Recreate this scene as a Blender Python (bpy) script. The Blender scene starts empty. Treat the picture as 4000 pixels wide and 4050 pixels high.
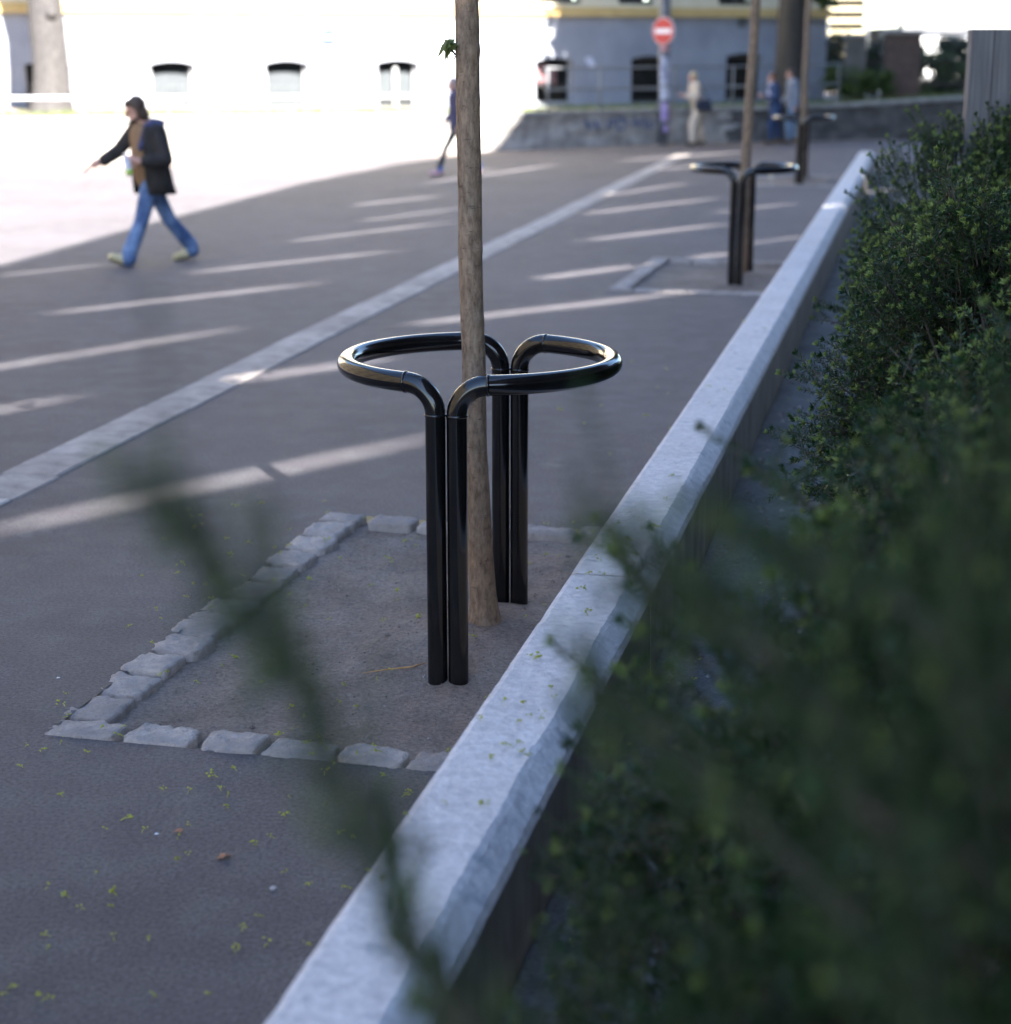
import bpy, bmesh, math, random
import numpy as np
from mathutils import Vector, Matrix, noise
from mathutils.geometry import tessellate_polygon

random.seed(7)
RNG = np.random.default_rng(7)
R = math.radians
scene = bpy.context.scene
COL = scene.collection

# ---------------------------------------------------------------- camera
cam_d = bpy.data.cameras.new('camera')
cam = bpy.data.objects.new('camera', cam_d)
COL.objects.link(cam)
cam.location = (0, 0, 2.1)
cam.rotation_euler = (R(90 - 14.37), 0, 0)
cam_d.sensor_fit = 'HORIZONTAL'
cam_d.sensor_width = 56.0
cam_d.lens = 99.8
cam_d.clip_start = 0.05
cam_d.clip_end = 3000
cam_d.dof.use_dof = True
cam_d.dof.focus_distance = 6.15
cam_d.dof.aperture_fstop = 3.35
scene.camera = cam

# ---------------------------------------------------------------- light
SUN_EL = 40.0
HEAD = Vector((-0.375, 0.927, 0)).normalized()          # the way the sunlight travels over the ground
world = bpy.data.worlds.new('World')
scene.world = world
world.use_nodes = True
wn = world.node_tree.nodes
bg = wn['Background']
sky = wn.new('ShaderNodeTexSky')
sky.sky_type = 'NISHITA'
sky.sun_disc = False
sky.sun_elevation = R(SUN_EL)
sky.sun_rotation = math.atan2(-HEAD.x, -HEAD.y)
sky.dust_density = 0.5
sky.ozone_density = 3.8
world.node_tree.links.new(sky.outputs['Color'], bg.inputs['Color'])
bg.inputs['Strength'].default_value = 0.098
sun_d = bpy.data.lights.new('sun', 'SUN')
sun_d.energy = 5.0
sun_d.angle = R(0.42)
sun_d.color = (1.0, 0.965, 0.91)
sun = bpy.data.objects.new('sun', sun_d)
COL.objects.link(sun)
sdir = Vector((HEAD.x * math.cos(R(SUN_EL)), HEAD.y * math.cos(R(SUN_EL)), -math.sin(R(SUN_EL))))
sun.rotation_euler = sdir.to_track_quat('-Z', 'Y').to_euler()
sun.location = (20, -25, 30)
vs = scene.view_settings
vs.view_transform = 'Standard'
vs.look = 'None'
vs.exposure = 2.93
vs.gamma = 1.0
vs.use_curve_mapping = False
scene.render.engine = 'CYCLES'
scene.cycles.use_denoising = True
try:
    scene.cycles.denoiser = 'OPENIMAGEDENOISE'
except Exception:
    pass
scene.cycles.use_adaptive_sampling = False
scene.cycles.max_bounces = 5
scene.cycles.diffuse_bounces = 3
scene.cycles.caustics_reflective = False
scene.cycles.caustics_refractive = False
scene.cycles.sample_clamp_indirect = 8.0

# ---------------------------------------------------------------- helpers
TH = 12.3
def ST(r, s, z=0.0):
    c, k = math.cos(R(TH)), math.sin(R(TH))
    return Vector((r * c + s * k, -r * k + s * c, z))

def tag(o, label=None, cat=None, group=None, kind=None):
    if label: o['label'] = label
    if cat: o['category'] = cat
    if group: o['group'] = group
    if kind: o['kind'] = kind
    return o

def empty(name, loc=(0, 0, 0), rz=0.0):
    o = bpy.data.objects.new(name, None)
    COL.objects.link(o)
    o.location = loc
    o.rotation_euler = (0, 0, rz)
    o.empty_display_size = 0.1
    return o

def link_mesh(name, me, mats, parent=None, loc=(0, 0, 0), rz=0.0):
    o = bpy.data.objects.new(name, me)
    COL.objects.link(o)
    if mats is not None:
        for m in (mats if isinstance(mats, (list, tuple)) else [mats]):
            me.materials.append(m)
    if parent: o.parent = parent
    o.location = loc
    o.rotation_euler = (0, 0, rz)
    return o

def mk(name, verts, faces, mats, parent=None, smooth=False, loc=(0, 0, 0), rz=0.0, midx=None):
    me = bpy.data.meshes.new(name)
    me.from_pydata([tuple(v) for v in verts], [], faces)
    if smooth:
        me.polygons.foreach_set('use_smooth', [True] * len(me.polygons))
    if midx is not None:
        me.polygons.foreach_set('material_index', midx)
    me.update()
    return link_mesh(name, me, mats, parent, loc, rz)

def quads_np(name, V, Q, mats, parent=None, midx=None, smooth=False):
    """V (n,3) array and Q (m,4) quads, set fast"""
    me = bpy.data.meshes.new(name)
    me.vertices.add(len(V)); me.vertices.foreach_set('co', np.asarray(V, np.float32).ravel())
    me.loops.add(len(Q) * 4); me.loops.foreach_set('vertex_index', np.asarray(Q, np.int32).ravel())
    me.polygons.add(len(Q))
    me.polygons.foreach_set('loop_start', np.arange(0, len(Q) * 4, 4, dtype=np.int32))
    me.polygons.foreach_set('loop_total', np.full(len(Q), 4, np.int32))
    if midx is not None:
        me.polygons.foreach_set('material_index', np.asarray(midx, np.int32))
    if smooth:
        me.polygons.foreach_set('use_smooth', np.ones(len(Q), bool))
    me.update(calc_edges=True)
    return link_mesh(name, me, mats, parent)

class MB:
    """collects boxes, tubes and prisms into one mesh"""
    def __init__(self): self.v = []; self.f = []
    def add(self, v, f):
        n = len(self.v); self.v += [Vector(p) for p in v]; self.f += [[i + n for i in q] for q in f]; return self
    def box(self, a, b):
        x0, y0, z0 = a; x1, y1, z1 = b
        v = [(x0, y0, z0), (x1, y0, z0), (x1, y1, z0), (x0, y1, z0), (x0, y0, z1), (x1, y0, z1), (x1, y1, z1), (x0, y1, z1)]
        return self.add(v, [[3, 2, 1, 0], [4, 5, 6, 7], [0, 1, 5, 4], [1, 2, 6, 5], [2, 3, 7, 6], [3, 0, 4, 7]])
    def tube(self, pts, rad, n=10, cap=True):
        v, f = tube_vf(pts, rad, n, cap); return self.add(v, f)
    def build(self, name, mats, parent=None, smooth=False, loc=(0, 0, 0), rz=0.0, bevel=0.0):
        o = mk(name, self.v, self.f, mats, parent, smooth, loc, rz)
        if bevel:
            b = o.modifiers.new('bevel', 'BEVEL'); b.width = bevel; b.segments = 2; b.limit_method = 'ANGLE'
        return o

def tube_vf(pts, rad, n=10, cap=True, jit=None):
    P = [Vector(p) for p in pts]
    if not isinstance(rad, (list, tuple)): rad = [rad] * len(P)
    T = []
    for i in range(len(P)):
        a = P[max(i - 1, 0)]; b = P[min(i + 1, len(P) - 1)]
        T.append((b - a).normalized())
    ref = Vector((0, 0, 1)) if abs(T[0].z) < 0.9 else Vector((1, 0, 0))
    u = T[0].cross(ref).normalized()
    v = []; f = []
    for i, p in enumerate(P):
        u = (u - T[i] * u.dot(T[i])).normalized()
        w = T[i].cross(u)
        for k in range(n):
            a = 2 * math.pi * k / n
            rr = rad[i] * (jit(i, k) if jit else 1.0)
            v.append(p + (u * math.cos(a) + w * math.sin(a)) * rr)
    for i in range(len(P) - 1):
        for k in range(n):
            k2 = (k + 1) % n
            f.append([i * n + k, i * n + k2, (i + 1) * n + k2, (i + 1) * n + k])
    if cap:
        f.append(list(range(n))[::-1]); f.append([(len(P) - 1) * n + k for k in range(n)])
    return v, f

def lerp(a, b, t): return a + (b - a) * t

def copy_tree(o, parent=None):
    c = o.copy(); COL.objects.link(c); c.parent = parent
    for ch in list(o.children): copy_tree(ch, c)
    return c

# ---------------------------------------------------------------- materials
def newmat(name):
    m = bpy.data.materials.new(name); m.use_nodes = True
    nt = m.node_tree
    return m, nt, nt.nodes['Principled BSDF']

def mixc(nt, fac, a, b, mode='MIX'):
    n = nt.nodes.new('ShaderNodeMix'); n.data_type = 'RGBA'; n.blend_type = mode
    for sock, val in ((n.inputs['Factor'], fac), (n.inputs['A'], a), (n.inputs['B'], b)):
        pass
    def put(idx, val):
        if hasattr(val, 'is_output'): nt.links.new(val, n.inputs[idx])
        elif isinstance(val, (int, float)): n.inputs[idx].default_value = val
        else: n.inputs[idx].default_value = (*val, 1.0)
    put(0, fac); put(6, a); put(7, b)
    return n.outputs[2]

def tex(nt, kind, scale, coord, detail=4.0, rough=0.55, **kw):
    n = nt.nodes.new('ShaderNodeTex' + kind)
    n.inputs['Scale'].default_value = scale
    if 'Detail' in n.inputs: n.inputs['Detail'].default_value = detail
    if 'Roughness' in n.inputs: n.inputs['Roughness'].default_value = rough
    for k, v in kw.items():
        if hasattr(n, k): setattr(n, k, v)
        else: n.inputs[k].default_value = v
    nt.links.new(coord, n.inputs['Vector'])
    return n

def ramp(nt, src, lo, hi):
    n = nt.nodes.new('ShaderNodeMapRange')
    n.inputs['From Min'].default_value = lo; n.inputs['From Max'].default_value = hi
    nt.links.new(src, n.inputs['Value'])
    return n.outputs['Result']

def coords(nt, scale=(1, 1, 1)):
    c = nt.nodes.new('ShaderNodeTexCoord')
    if scale == (1, 1, 1): return c.outputs['Object']
    m = nt.nodes.new('ShaderNodeMapping'); m.inputs['Scale'].default_value = scale
    nt.links.new(c.outputs['Object'], m.inputs['Vector'])
    return m.outputs['Vector']

def bump(nt, bs, src, strength, dist, prev=None):
    b = nt.nodes.new('ShaderNodeBump')
    b.inputs['Strength'].default_value = strength; b.inputs['Distance'].default_value = dist
    nt.links.new(src, b.inputs['Height'])
    if prev is not None: nt.links.new(prev, b.inputs['Normal'])
    nt.links.new(b.outputs['Normal'], bs.inputs['Normal'])
    return b.outputs['Normal']

def nmat(name, c1, c2, scale=5.0, rough=0.8, bstr=0.0, bdist=0.01, bscale=None, stretch=(1, 1, 1), lo=0.35, hi=0.65, detail=5.0, spec=0.5, metal=0.0):
    m, nt, bs = newmat(name)
    co = coords(nt, stretch)
    t = tex(nt, 'Noise', scale, co, detail)
    c = mixc(nt, ramp(nt, t.outputs['Fac'], lo, hi), c1, c2)
    nt.links.new(c, bs.inputs['Base Color'])
    bs.inputs['Roughness'].default_value = rough
    bs.inputs['Specular IOR Level'].default_value = spec
    bs.inputs['Metallic'].default_value = metal
    if bstr:
        t2 = tex(nt, 'Noise', bscale or scale * 6, co, 6.0, 0.65)
        bump(nt, bs, t2.outputs['Fac'], bstr, bdist)
    return m

def asphalt_mat():
    m, nt, bs = newmat('asphalt')
    co = coords(nt)
    big = tex(nt, 'Noise', 0.55, co, 6.0, 0.6)
    mid = tex(nt, 'Noise', 4.0, co, 6.0, 0.65)
    agg = tex(nt, 'Voronoi', 130.0, co)
    fine = tex(nt, 'Noise', 300.0, co, 3.0, 0.6)
    c = mixc(nt, ramp(nt, big.outputs['Fac'], 0.3, 0.7), (0.062, 0.055, 0.062), (0.096, 0.086, 0.095))
    c = mixc(nt, ramp(nt, mid.outputs['Fac'], 0.45, 0.75), c, (0.106, 0.103, 0.108))
    spk = tex(nt, 'Noise', 75.0, co, 5.0, 0.75)
    c = mixc(nt, ramp(nt, spk.outputs['Fac'], 0.35, 0.66), mixc(nt, 1.0, c, (0.50, 0.50, 0.52), 'MULTIPLY'), mixc(nt, 1.0, c, (1.42, 1.41, 1.40), 'MULTIPLY'))
    cell = tex(nt, 'Voronoi', 120.0, co)
    c = mixc(nt, ramp(nt, cell.outputs['Color'], 0.15, 0.85), mixc(nt, 1.0, c, (0.62, 0.62, 0.63), 'MULTIPLY'), mixc(nt, 1.0, c, (1.45, 1.44, 1.43), 'MULTIPLY'))
    # worn light grit stains with their own outlines
    st = tex(nt, 'Noise', 1.7, co, 7.0, 0.7)
    c = mixc(nt, ramp(nt, st.outputs['Fac'], 0.62, 0.70), c, (0.17, 0.165, 0.165))
    grit = tex(nt, 'Voronoi', 70.0, co)
    c = mixc(nt, ramp(nt, grit.outputs['Distance'], 0.10, 0.04), c, (0.19, 0.18, 0.18))
    nt.links.new(c, bs.inputs['Base Color'])
    bs.inputs['Roughness'].default_value = 0.72
    bs.inputs['Specular IOR Level'].default_value = 0.45
    n1 = bump(nt, bs, agg.outputs['Distance'], 0.7, 0.006)
    n2 = bump(nt, bs, spk.outputs['Fac'], 0.9, 0.012, n1)
    bump(nt, bs, fine.outputs['Fac'], 0.35, 0.002, n2)
    return m

def granite_mat(name, a=(0.25, 0.215, 0.19), b=(0.44, 0.385, 0.345)):
    m, nt, bs = newmat(name)
    co = coords(nt)
    oi = nt.nodes.new('ShaderNodeObjectInfo')
    t = tex(nt, 'Noise', 42.0, co, 6.0, 0.8)
    big = tex(nt, 'Noise', 6.0, co, 4.0, 0.6)
    sp = tex(nt, 'Voronoi', 160.0, co)
    c = mixc(nt, ramp(nt, t.outputs['Fac'], 0.3, 0.7), a, b)
    c = mixc(nt, ramp(nt, sp.outputs['Distance'], 0.22, 0.1), c, (0.10, 0.10, 0.10))
    c = mixc(nt, ramp(nt, big.outputs['Fac'], 0.4, 0.75), c, (0.21, 0.19, 0.175))
    cell = tex(nt, 'Voronoi', 130.0, co)
    c = mixc(nt, ramp(nt, cell.outputs['Color'], 0.2, 0.8), mixc(nt, 1.0, c, (0.6, 0.6, 0.6), 'MULTIPLY'), mixc(nt, 1.0, c, (1.32, 1.31, 1.3), 'MULTIPLY'))
    dark = mixc(nt, 1.0, c, (0.72, 0.70, 0.70), 'MULTIPLY')
    c = mixc(nt, oi.outputs['Random'], dark, c)
    nt.links.new(c, bs.inputs['Base Color'])
    bs.inputs['Roughness'].default_value = 0.8
    n1 = bump(nt, bs, t.outputs['Fac'], 0.8, 0.014)
    bump(nt, bs, big.outputs['Fac'], 0.4, 0.02, n1)
    return m

def concrete_mat():
    m, nt, bs = newmat('kerb_concrete')
    co = coords(nt)
    t = tex(nt, 'Noise', 3.0, co, 6.0, 0.65)
    f = tex(nt, 'Noise', 26.0, co, 6.0, 0.78)
    pores = tex(nt, 'Voronoi', 38.0, co)
    c = mixc(nt, ramp(nt, t.outputs['Fac'], 0.3, 0.7), (0.70, 0.635, 0.60), (0.82, 0.755, 0.715))
    c = mixc(nt, ramp(nt, f.outputs['Fac'], 0.30, 0.62), mixc(nt, 1.0, c, (0.64, 0.64, 0.66), 'MULTIPLY'), c)
    st = tex(nt, 'Noise', 9.0, co, 5.0, 0.6)
    c = mixc(nt, ramp(nt, st.outputs['Fac'], 0.60, 0.70), c, (0.42, 0.415, 0.415))
    c = mixc(nt, ramp(nt, pores.outputs['Distance'], 0.17, 0.08), c, (0.22, 0.215, 0.21))
    nt.links.new(c, bs.inputs['Base Color'])
    bs.inputs['Roughness'].default_value = 0.85
    n1 = bump(nt, bs, f.outputs['Fac'], 0.85, 0.012)
    bump(nt, bs, pores.outputs['Distance'], 0.4, 0.006, n1)
    return m

def soil_mat(name, a, b, light):
    m, nt, bs = newmat(name)
    co = coords(nt)
    t = tex(nt, 'Noise', 2.6, co, 7.0, 0.65)
    f = tex(nt, 'Noise', 60.0, co, 6.0, 0.75)
    peb = tex(nt, 'Voronoi', 90.0, co)
    c = mixc(nt, ramp(nt, t.outputs['Fac'], 0.35, 0.65), a, b)
    c = mixc(nt, ramp(nt, f.outputs['Fac'], 0.32, 0.68), mixc(nt, 1.0, c, (0.6, 0.6, 0.6), 'MULTIPLY'), mixc(nt, 1.0, c, (1.25, 1.25, 1.25), 'MULTIPLY'))
    cell = tex(nt, 'Voronoi', 110.0, co)
    c = mixc(nt, ramp(nt, cell.outputs['Color'], 0.2, 0.8), mixc(nt, 1.0, c, (0.68, 0.67, 0.66), 'MULTIPLY'), mixc(nt, 1.0, c, (1.3, 1.3, 1.3), 'MULTIPLY'))
    c = mixc(nt, ramp(nt, peb.outputs['Distance'], 0.11, 0.05), c, light)
    nt.links.new(c, bs.inputs['Base Color'])
    bs.inputs['Roughness'].default_value = 0.95
    bs.inputs['Specular IOR Level'].default_value = 0.2
    n1 = bump(nt, bs, f.outputs['Fac'], 1.0, 0.022)
    bump(nt, bs, peb.outputs['Distance'], 0.3, 0.004, n1)
    return m

def bark_mat(name, c1, c2, c3, ring=True, vs_=60.0):
    m, nt, bs = newmat(name)
    co = coords(nt, (1, 1, 0.32))
    co0 = coords(nt)
    t = tex(nt, 'Noise', vs_, co, 6.0, 0.7)
    big = tex(nt, 'Noise', 5.0, co0, 5.0, 0.65)
    lent = tex(nt, 'Noise', 40.0, coords(nt, (0.5, 0.5, 2.2)), 4.0, 0.7)
    c = mixc(nt, ramp(nt, big.outputs['Fac'], 0.38, 0.64), c2, c3)
    c = mixc(nt, ramp(nt, t.outputs['Fac'], 0.62, 0.34), c, c1)
    if ring:
        c = mixc(nt, ramp(nt, lent.outputs['Fac'], 0.60, 0.72), c, tuple(x * 0.45 for x in c1))
    nt.links.new(c, bs.inputs['Base Color'])
    bs.inputs['Roughness'].default_value = 0.85
    n1 = bump(nt, bs, t.outputs['Fac'], 0.9, 0.007)
    bump(nt, bs, lent.outputs['Fac'], 0.35, 0.004, n1)
    return m

def leaf_mat(name, c1, c2, rough=0.5, trans=0.25):
    m, nt, bs = newmat(name)
    co = coords(nt)
    t = tex(nt, 'Noise', 9.0, co, 3.0)
    g = nt.nodes.new('ShaderNodeNewGeometry')
    c = mixc(nt, g.outputs['Random Per Island'], c1, c2)
    c = mixc(nt, ramp(nt, t.outputs['Fac'], 0.3, 0.7), mixc(nt, 1.0, c, (0.75, 0.75, 0.75), 'MULTIPLY'), c)
    nt.links.new(c, bs.inputs['Base Color'])
    bs.inputs['Roughness'].default_value = rough
    bs.inputs['Specular IOR Level'].default_value = 0.35
    if trans:
        tr = nt.nodes.new('ShaderNodeBsdfTranslucent'); nt.links.new(c, tr.inputs['Color'])
        mx = nt.nodes.new('ShaderNodeMixShader'); mx.inputs[0].default_value = trans
        out = nt.nodes['Material Output']
        nt.links.new(bs.outputs[0], mx.inputs[1]); nt.links.new(tr.outputs[0], mx.inputs[2])
        nt.links.new(mx.outputs[0], out.inputs['Surface'])
    return m

M = {}
M['asphalt'] = asphalt_mat()
M['granite'] = granite_mat('granite')
M['strip'] = granite_mat('strip_granite', (0.32, 0.28, 0.255), (0.45, 0.40, 0.365))
M['mortar'] = nmat('mortar', (0.10, 0.10, 0.10), (0.16, 0.155, 0.15), 30, 0.9)
M['kerb'] = concrete_mat()
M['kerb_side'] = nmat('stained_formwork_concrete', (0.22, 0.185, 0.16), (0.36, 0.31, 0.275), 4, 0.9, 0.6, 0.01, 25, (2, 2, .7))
M['pit_soil'] = soil_mat('pit_soil', (0.18, 0.145, 0.122), (0.275, 0.228, 0.195), (0.44, 0.40, 0.37))
M['bed_soil'] = soil_mat('bed_soil', (0.10, 0.095, 0.09), (0.17, 0.16, 0.15), (0.3, 0.3, 0.3))
def black_mat():
    m, nt, bs = newmat('black_gloss_paint')
    co = coords(nt)
    t = tex(nt, 'Noise', 28.0, co, 4.0, 0.6)
    d = tex(nt, 'Noise', 7.0, co, 5.0, 0.6)
    c = mixc(nt, ramp(nt, d.outputs['Fac'], 0.45, 0.8), (0.0035, 0.0035, 0.004), (0.010, 0.0095, 0.009))
    nt.links.new(c, bs.inputs['Base Color'])
    nt.links.new(ramp(nt, t.outputs['Fac'], -1.2, 4.2), bs.inputs['Roughness'])
    mr = nt.nodes.new('ShaderNodeMapRange')
    mr.inputs['To Min'].default_value = 0.07; mr.inputs['To Max'].default_value = 0.2
    nt.links.new(d.outputs['Fac'], mr.inputs['Value']); nt.links.new(mr.outputs['Result'], bs.inputs['Roughness'])
    bs.inputs['Specular IOR Level'].default_value = 0.5
    bump(nt, bs, t.outputs['Fac'], 0.03, 0.004)
    return m
M['black'] = black_mat()
M['bark'] = bark_mat('young_bark', (0.115, 0.072, 0.045), (0.32, 0.215, 0.14), (0.245, 0.185, 0.13))
M['bark_old'] = bark_mat('old_bark', (0.035, 0.031, 0.030), (0.085, 0.077, 0.074), (0.06, 0.055, 0.053), False, 26.0)
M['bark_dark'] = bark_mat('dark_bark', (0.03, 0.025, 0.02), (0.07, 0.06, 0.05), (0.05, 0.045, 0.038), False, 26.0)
M['leaf'] = leaf_mat('maple_leaf', (0.055, 0.10, 0.025), (0.12, 0.17, 0.05))
M['sprig_leaf'] = leaf_mat('sprig_leaf', (0.17, 0.22, 0.07), (0.26, 0.30, 0.10), 0.5, 0.5)
M['needle'] = leaf_mat('yew_needle', (0.012, 0.036, 0.012), (0.032, 0.072, 0.020), 0.42, 0.08)
M['needle_tip'] = leaf_mat('yew_new_needle', (0.13, 0.19, 0.045), (0.23, 0.285, 0.08), 0.5, 0.2)
M['twig'] = nmat('yew_twig', (0.035, 0.028, 0.02), (0.075, 0.055, 0.04), 30, 0.8)
M['grass'] = leaf_mat('grass_blade', (0.09, 0.14, 0.03), (0.20, 0.24, 0.07))
M['blossom'] = leaf_mat('maple_blossom', (0.38, 0.40, 0.05), (0.52, 0.52, 0.10), 0.6, 0.2)
M['render_grey'] = nmat('grey_render', (0.225, 0.235, 0.265), (0.295, 0.305, 0.335), 1.3, 0.9, 0.3, 0.01, 40)
M['yellow'] = nmat('ochre_paint', (0.50, 0.34, 0.13), (0.58, 0.41, 0.17), 3, 0.8)
M['cream'] = nmat('cream_paint', (0.60, 0.52, 0.36), (0.68, 0.60, 0.44), 1.5, 0.85)
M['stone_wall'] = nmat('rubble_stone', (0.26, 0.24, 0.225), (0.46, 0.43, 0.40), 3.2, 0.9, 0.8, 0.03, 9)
M['stone_shaded'] = nmat('tree_shade_stone', (0.07, 0.066, 0.064), (0.15, 0.14, 0.135), 3.2, 0.9, 0.8, 0.03, 9)  # rubble stone darkened to stand for the shade under the big tree
M['coping'] = nmat('coping_stone', (0.26, 0.25, 0.24), (0.38, 0.37, 0.35), 4, 0.9, 0.3, 0.01)
M['frame_white'] = nmat('white_window_paint', (0.30, 0.30, 0.30), (0.4, 0.4, 0.4), 6, 0.5)
M['frame_dark'] = nmat('dark_window_paint', (0.03, 0.03, 0.03), (0.05, 0.045, 0.04), 6, 0.5)
M['curtain'] = nmat('pale_curtain', (0.12, 0.12, 0.13), (0.17, 0.168, 0.178), 8, 0.9, stretch=(4, 4, 0.4))
M['pink'] = nmat('pink_cloth', (0.45, 0.20, 0.22), (0.62, 0.36, 0.36), 6, 0.9)
M['room'] = nmat('dark_room', (0.012, 0.012, 0.011), (0.025, 0.024, 0.022), 3, 0.9)
def glass_mat():
    m, nt, bs = newmat('window_glass')
    bs.inputs['Base Color'].default_value = (0.85, 0.9, 0.9, 1)
    bs.inputs['Roughness'].default_value = 0.03
    tr = nt.nodes.new('ShaderNodeBsdfTransparent')
    tr.inputs['Color'].default_value = (0.86, 0.9, 0.9, 1)
    gl = nt.nodes.new('ShaderNodeBsdfGlossy'); gl.inputs['Roughness'].default_value = 0.03
    fr = nt.nodes.new('ShaderNodeFresnel'); fr.inputs['IOR'].default_value = 1.5
    n = tex(nt, 'Noise', 1.2, coords(nt), 2.0)
    b = nt.nodes.new('ShaderNodeBump'); b.inputs['Strength'].default_value = 0.03
    nt.links.new(n.outputs['Fac'], b.inputs['Height']); nt.links.new(b.outputs['Normal'], gl.inputs['Normal'])
    mx = nt.nodes.new('ShaderNodeMixShader')
    nt.links.new(fr.outputs[0], mx.inputs[0]); nt.links.new(tr.outputs[0], mx.inputs[1]); nt.links.new(gl.outputs[0], mx.inputs[2])
    nt.links.new(mx.outputs[0], nt.nodes['Material Output'].inputs['Surface'])
    return m
M['glass'] = glass_mat()
M['rail_steel'] = nmat('grey_rail_paint', (0.15, 0.155, 0.165), (0.21, 0.215, 0.22), 8, 0.5)
M['rail_white'] = nmat('pale_rail_paint', (0.60, 0.60, 0.60), (0.7, 0.7, 0.7), 8, 0.5)
M['pole'] = nmat('weathered_pole', (0.09, 0.095, 0.105), (0.17, 0.17, 0.18), 4, 0.6, 0.3, 0.01)
M['red'] = nmat('sign_red', (0.42, 0.015, 0.015), (0.48, 0.022, 0.02), 5, 0.4)
M['white'] = nmat('sign_white', (0.72, 0.72, 0.74), (0.8, 0.8, 0.8), 5, 0.4)
M['blue'] = nmat('sign_blue', (0.004, 0.025, 0.15), (0.006, 0.03, 0.17), 5, 0.4)
M['paper_white'] = nmat('torn_paper_white', (0.22, 0.23, 0.32), (0.55, 0.55, 0.62), 5, 0.8, lo=0.4, hi=0.55)
M['paper_purple'] = nmat('torn_paper_purple', (0.26, 0.17, 0.42), (0.50, 0.38, 0.60), 6, 0.8)
M['spray_blue'] = nmat('blue_spray_paint', (0.05, 0.085, 0.20), (0.13, 0.16, 0.26), 6, 0.9)
M['board_concrete'] = nmat('board_marked_concrete', (0.10, 0.095, 0.095), (0.16, 0.15, 0.15), 9, 0.9, 0.5, 0.008, 30, (6, 6, 0.25))
M['brick'] = nmat('dark_brick', (0.085, 0.06, 0.052), (0.14, 0.095, 0.08), 5, 0.9, 0.4, 0.01)
M['pier'] = nmat('grey_pier_render', (0.20, 0.19, 0.18), (0.30, 0.28, 0.26), 3, 0.9)
M['pier_dark'] = nmat('dark_pier_render', (0.10, 0.095, 0.09), (0.17, 0.16, 0.15), 3, 0.9)  # darker tone than the other grey pier
M['louvre'] = nmat('cream_louvre', (0.30, 0.25, 0.15), (0.38, 0.32, 0.20), 3, 0.7)
M['roof_sheet'] = nmat('roof_sheeting', (0.10, 0.10, 0.105), (0.15, 0.15, 0.15), 3, 0.6)
M['tan'] = nmat('tan_render', (0.20, 0.155, 0.10), (0.25, 0.20, 0.13), 0.8, 0.9)
M['far_white'] = nmat('white_far_render', (0.68, 0.66, 0.62), (0.78, 0.76, 0.72), 0.5, 0.85)

# ---------------------------------------------------------------- street guards: positions used by several builders
AX = R(13.4)
SITES = [(-0.090, 6.330), (2.240, 17.20), (4.90, 30.30)]
def local_xy(site, r, s):
    c, k = math.cos(AX), math.sin(AX)
    return Vector((site[0] + r * c + s * k, site[1] - r * k + s * c, 0))
PIT = [(-1.13, 0.44, -1.29, 1.63), (-1.06, 0.44, -1.30, 1.36), (-1.06, 0.44, -1.30, 1.36)]

# ---------------------------------------------------------------- ground
def poly_with_holes(outer, holes):
    loops = [[Vector(p) for p in outer]] + [[Vector(p) for p in h] for h in holes]
    tris = tessellate_polygon(loops)
    verts = [p for l in loops for p in l]
    out = []
    for t in tris:
        a, b, c = (verts[i] for i in t)
        out.append(list(t) if (b - a).cross(c - a).z > 0 else list(t)[::-1])
    return verts, out
holes = []
for st, (r0, r1, s0, s1) in zip(SITES, PIT):
    e_ = .022
    holes.append([local_xy(st, r0 + e_, s0 + e_), local_xy(st, r1 - e_, s0 + e_), local_xy(st, r1 - e_, s1 - e_), local_xy(st, r0 + e_, s1 - e_)])
v, f = poly_with_holes([(-700, -500, 0), (700, -500, 0), (700, 1500, 0), (-700, 1500, 0)], holes)
ground = tag(mk('ground', v, f, M['asphalt']), kind='structure')

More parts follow.
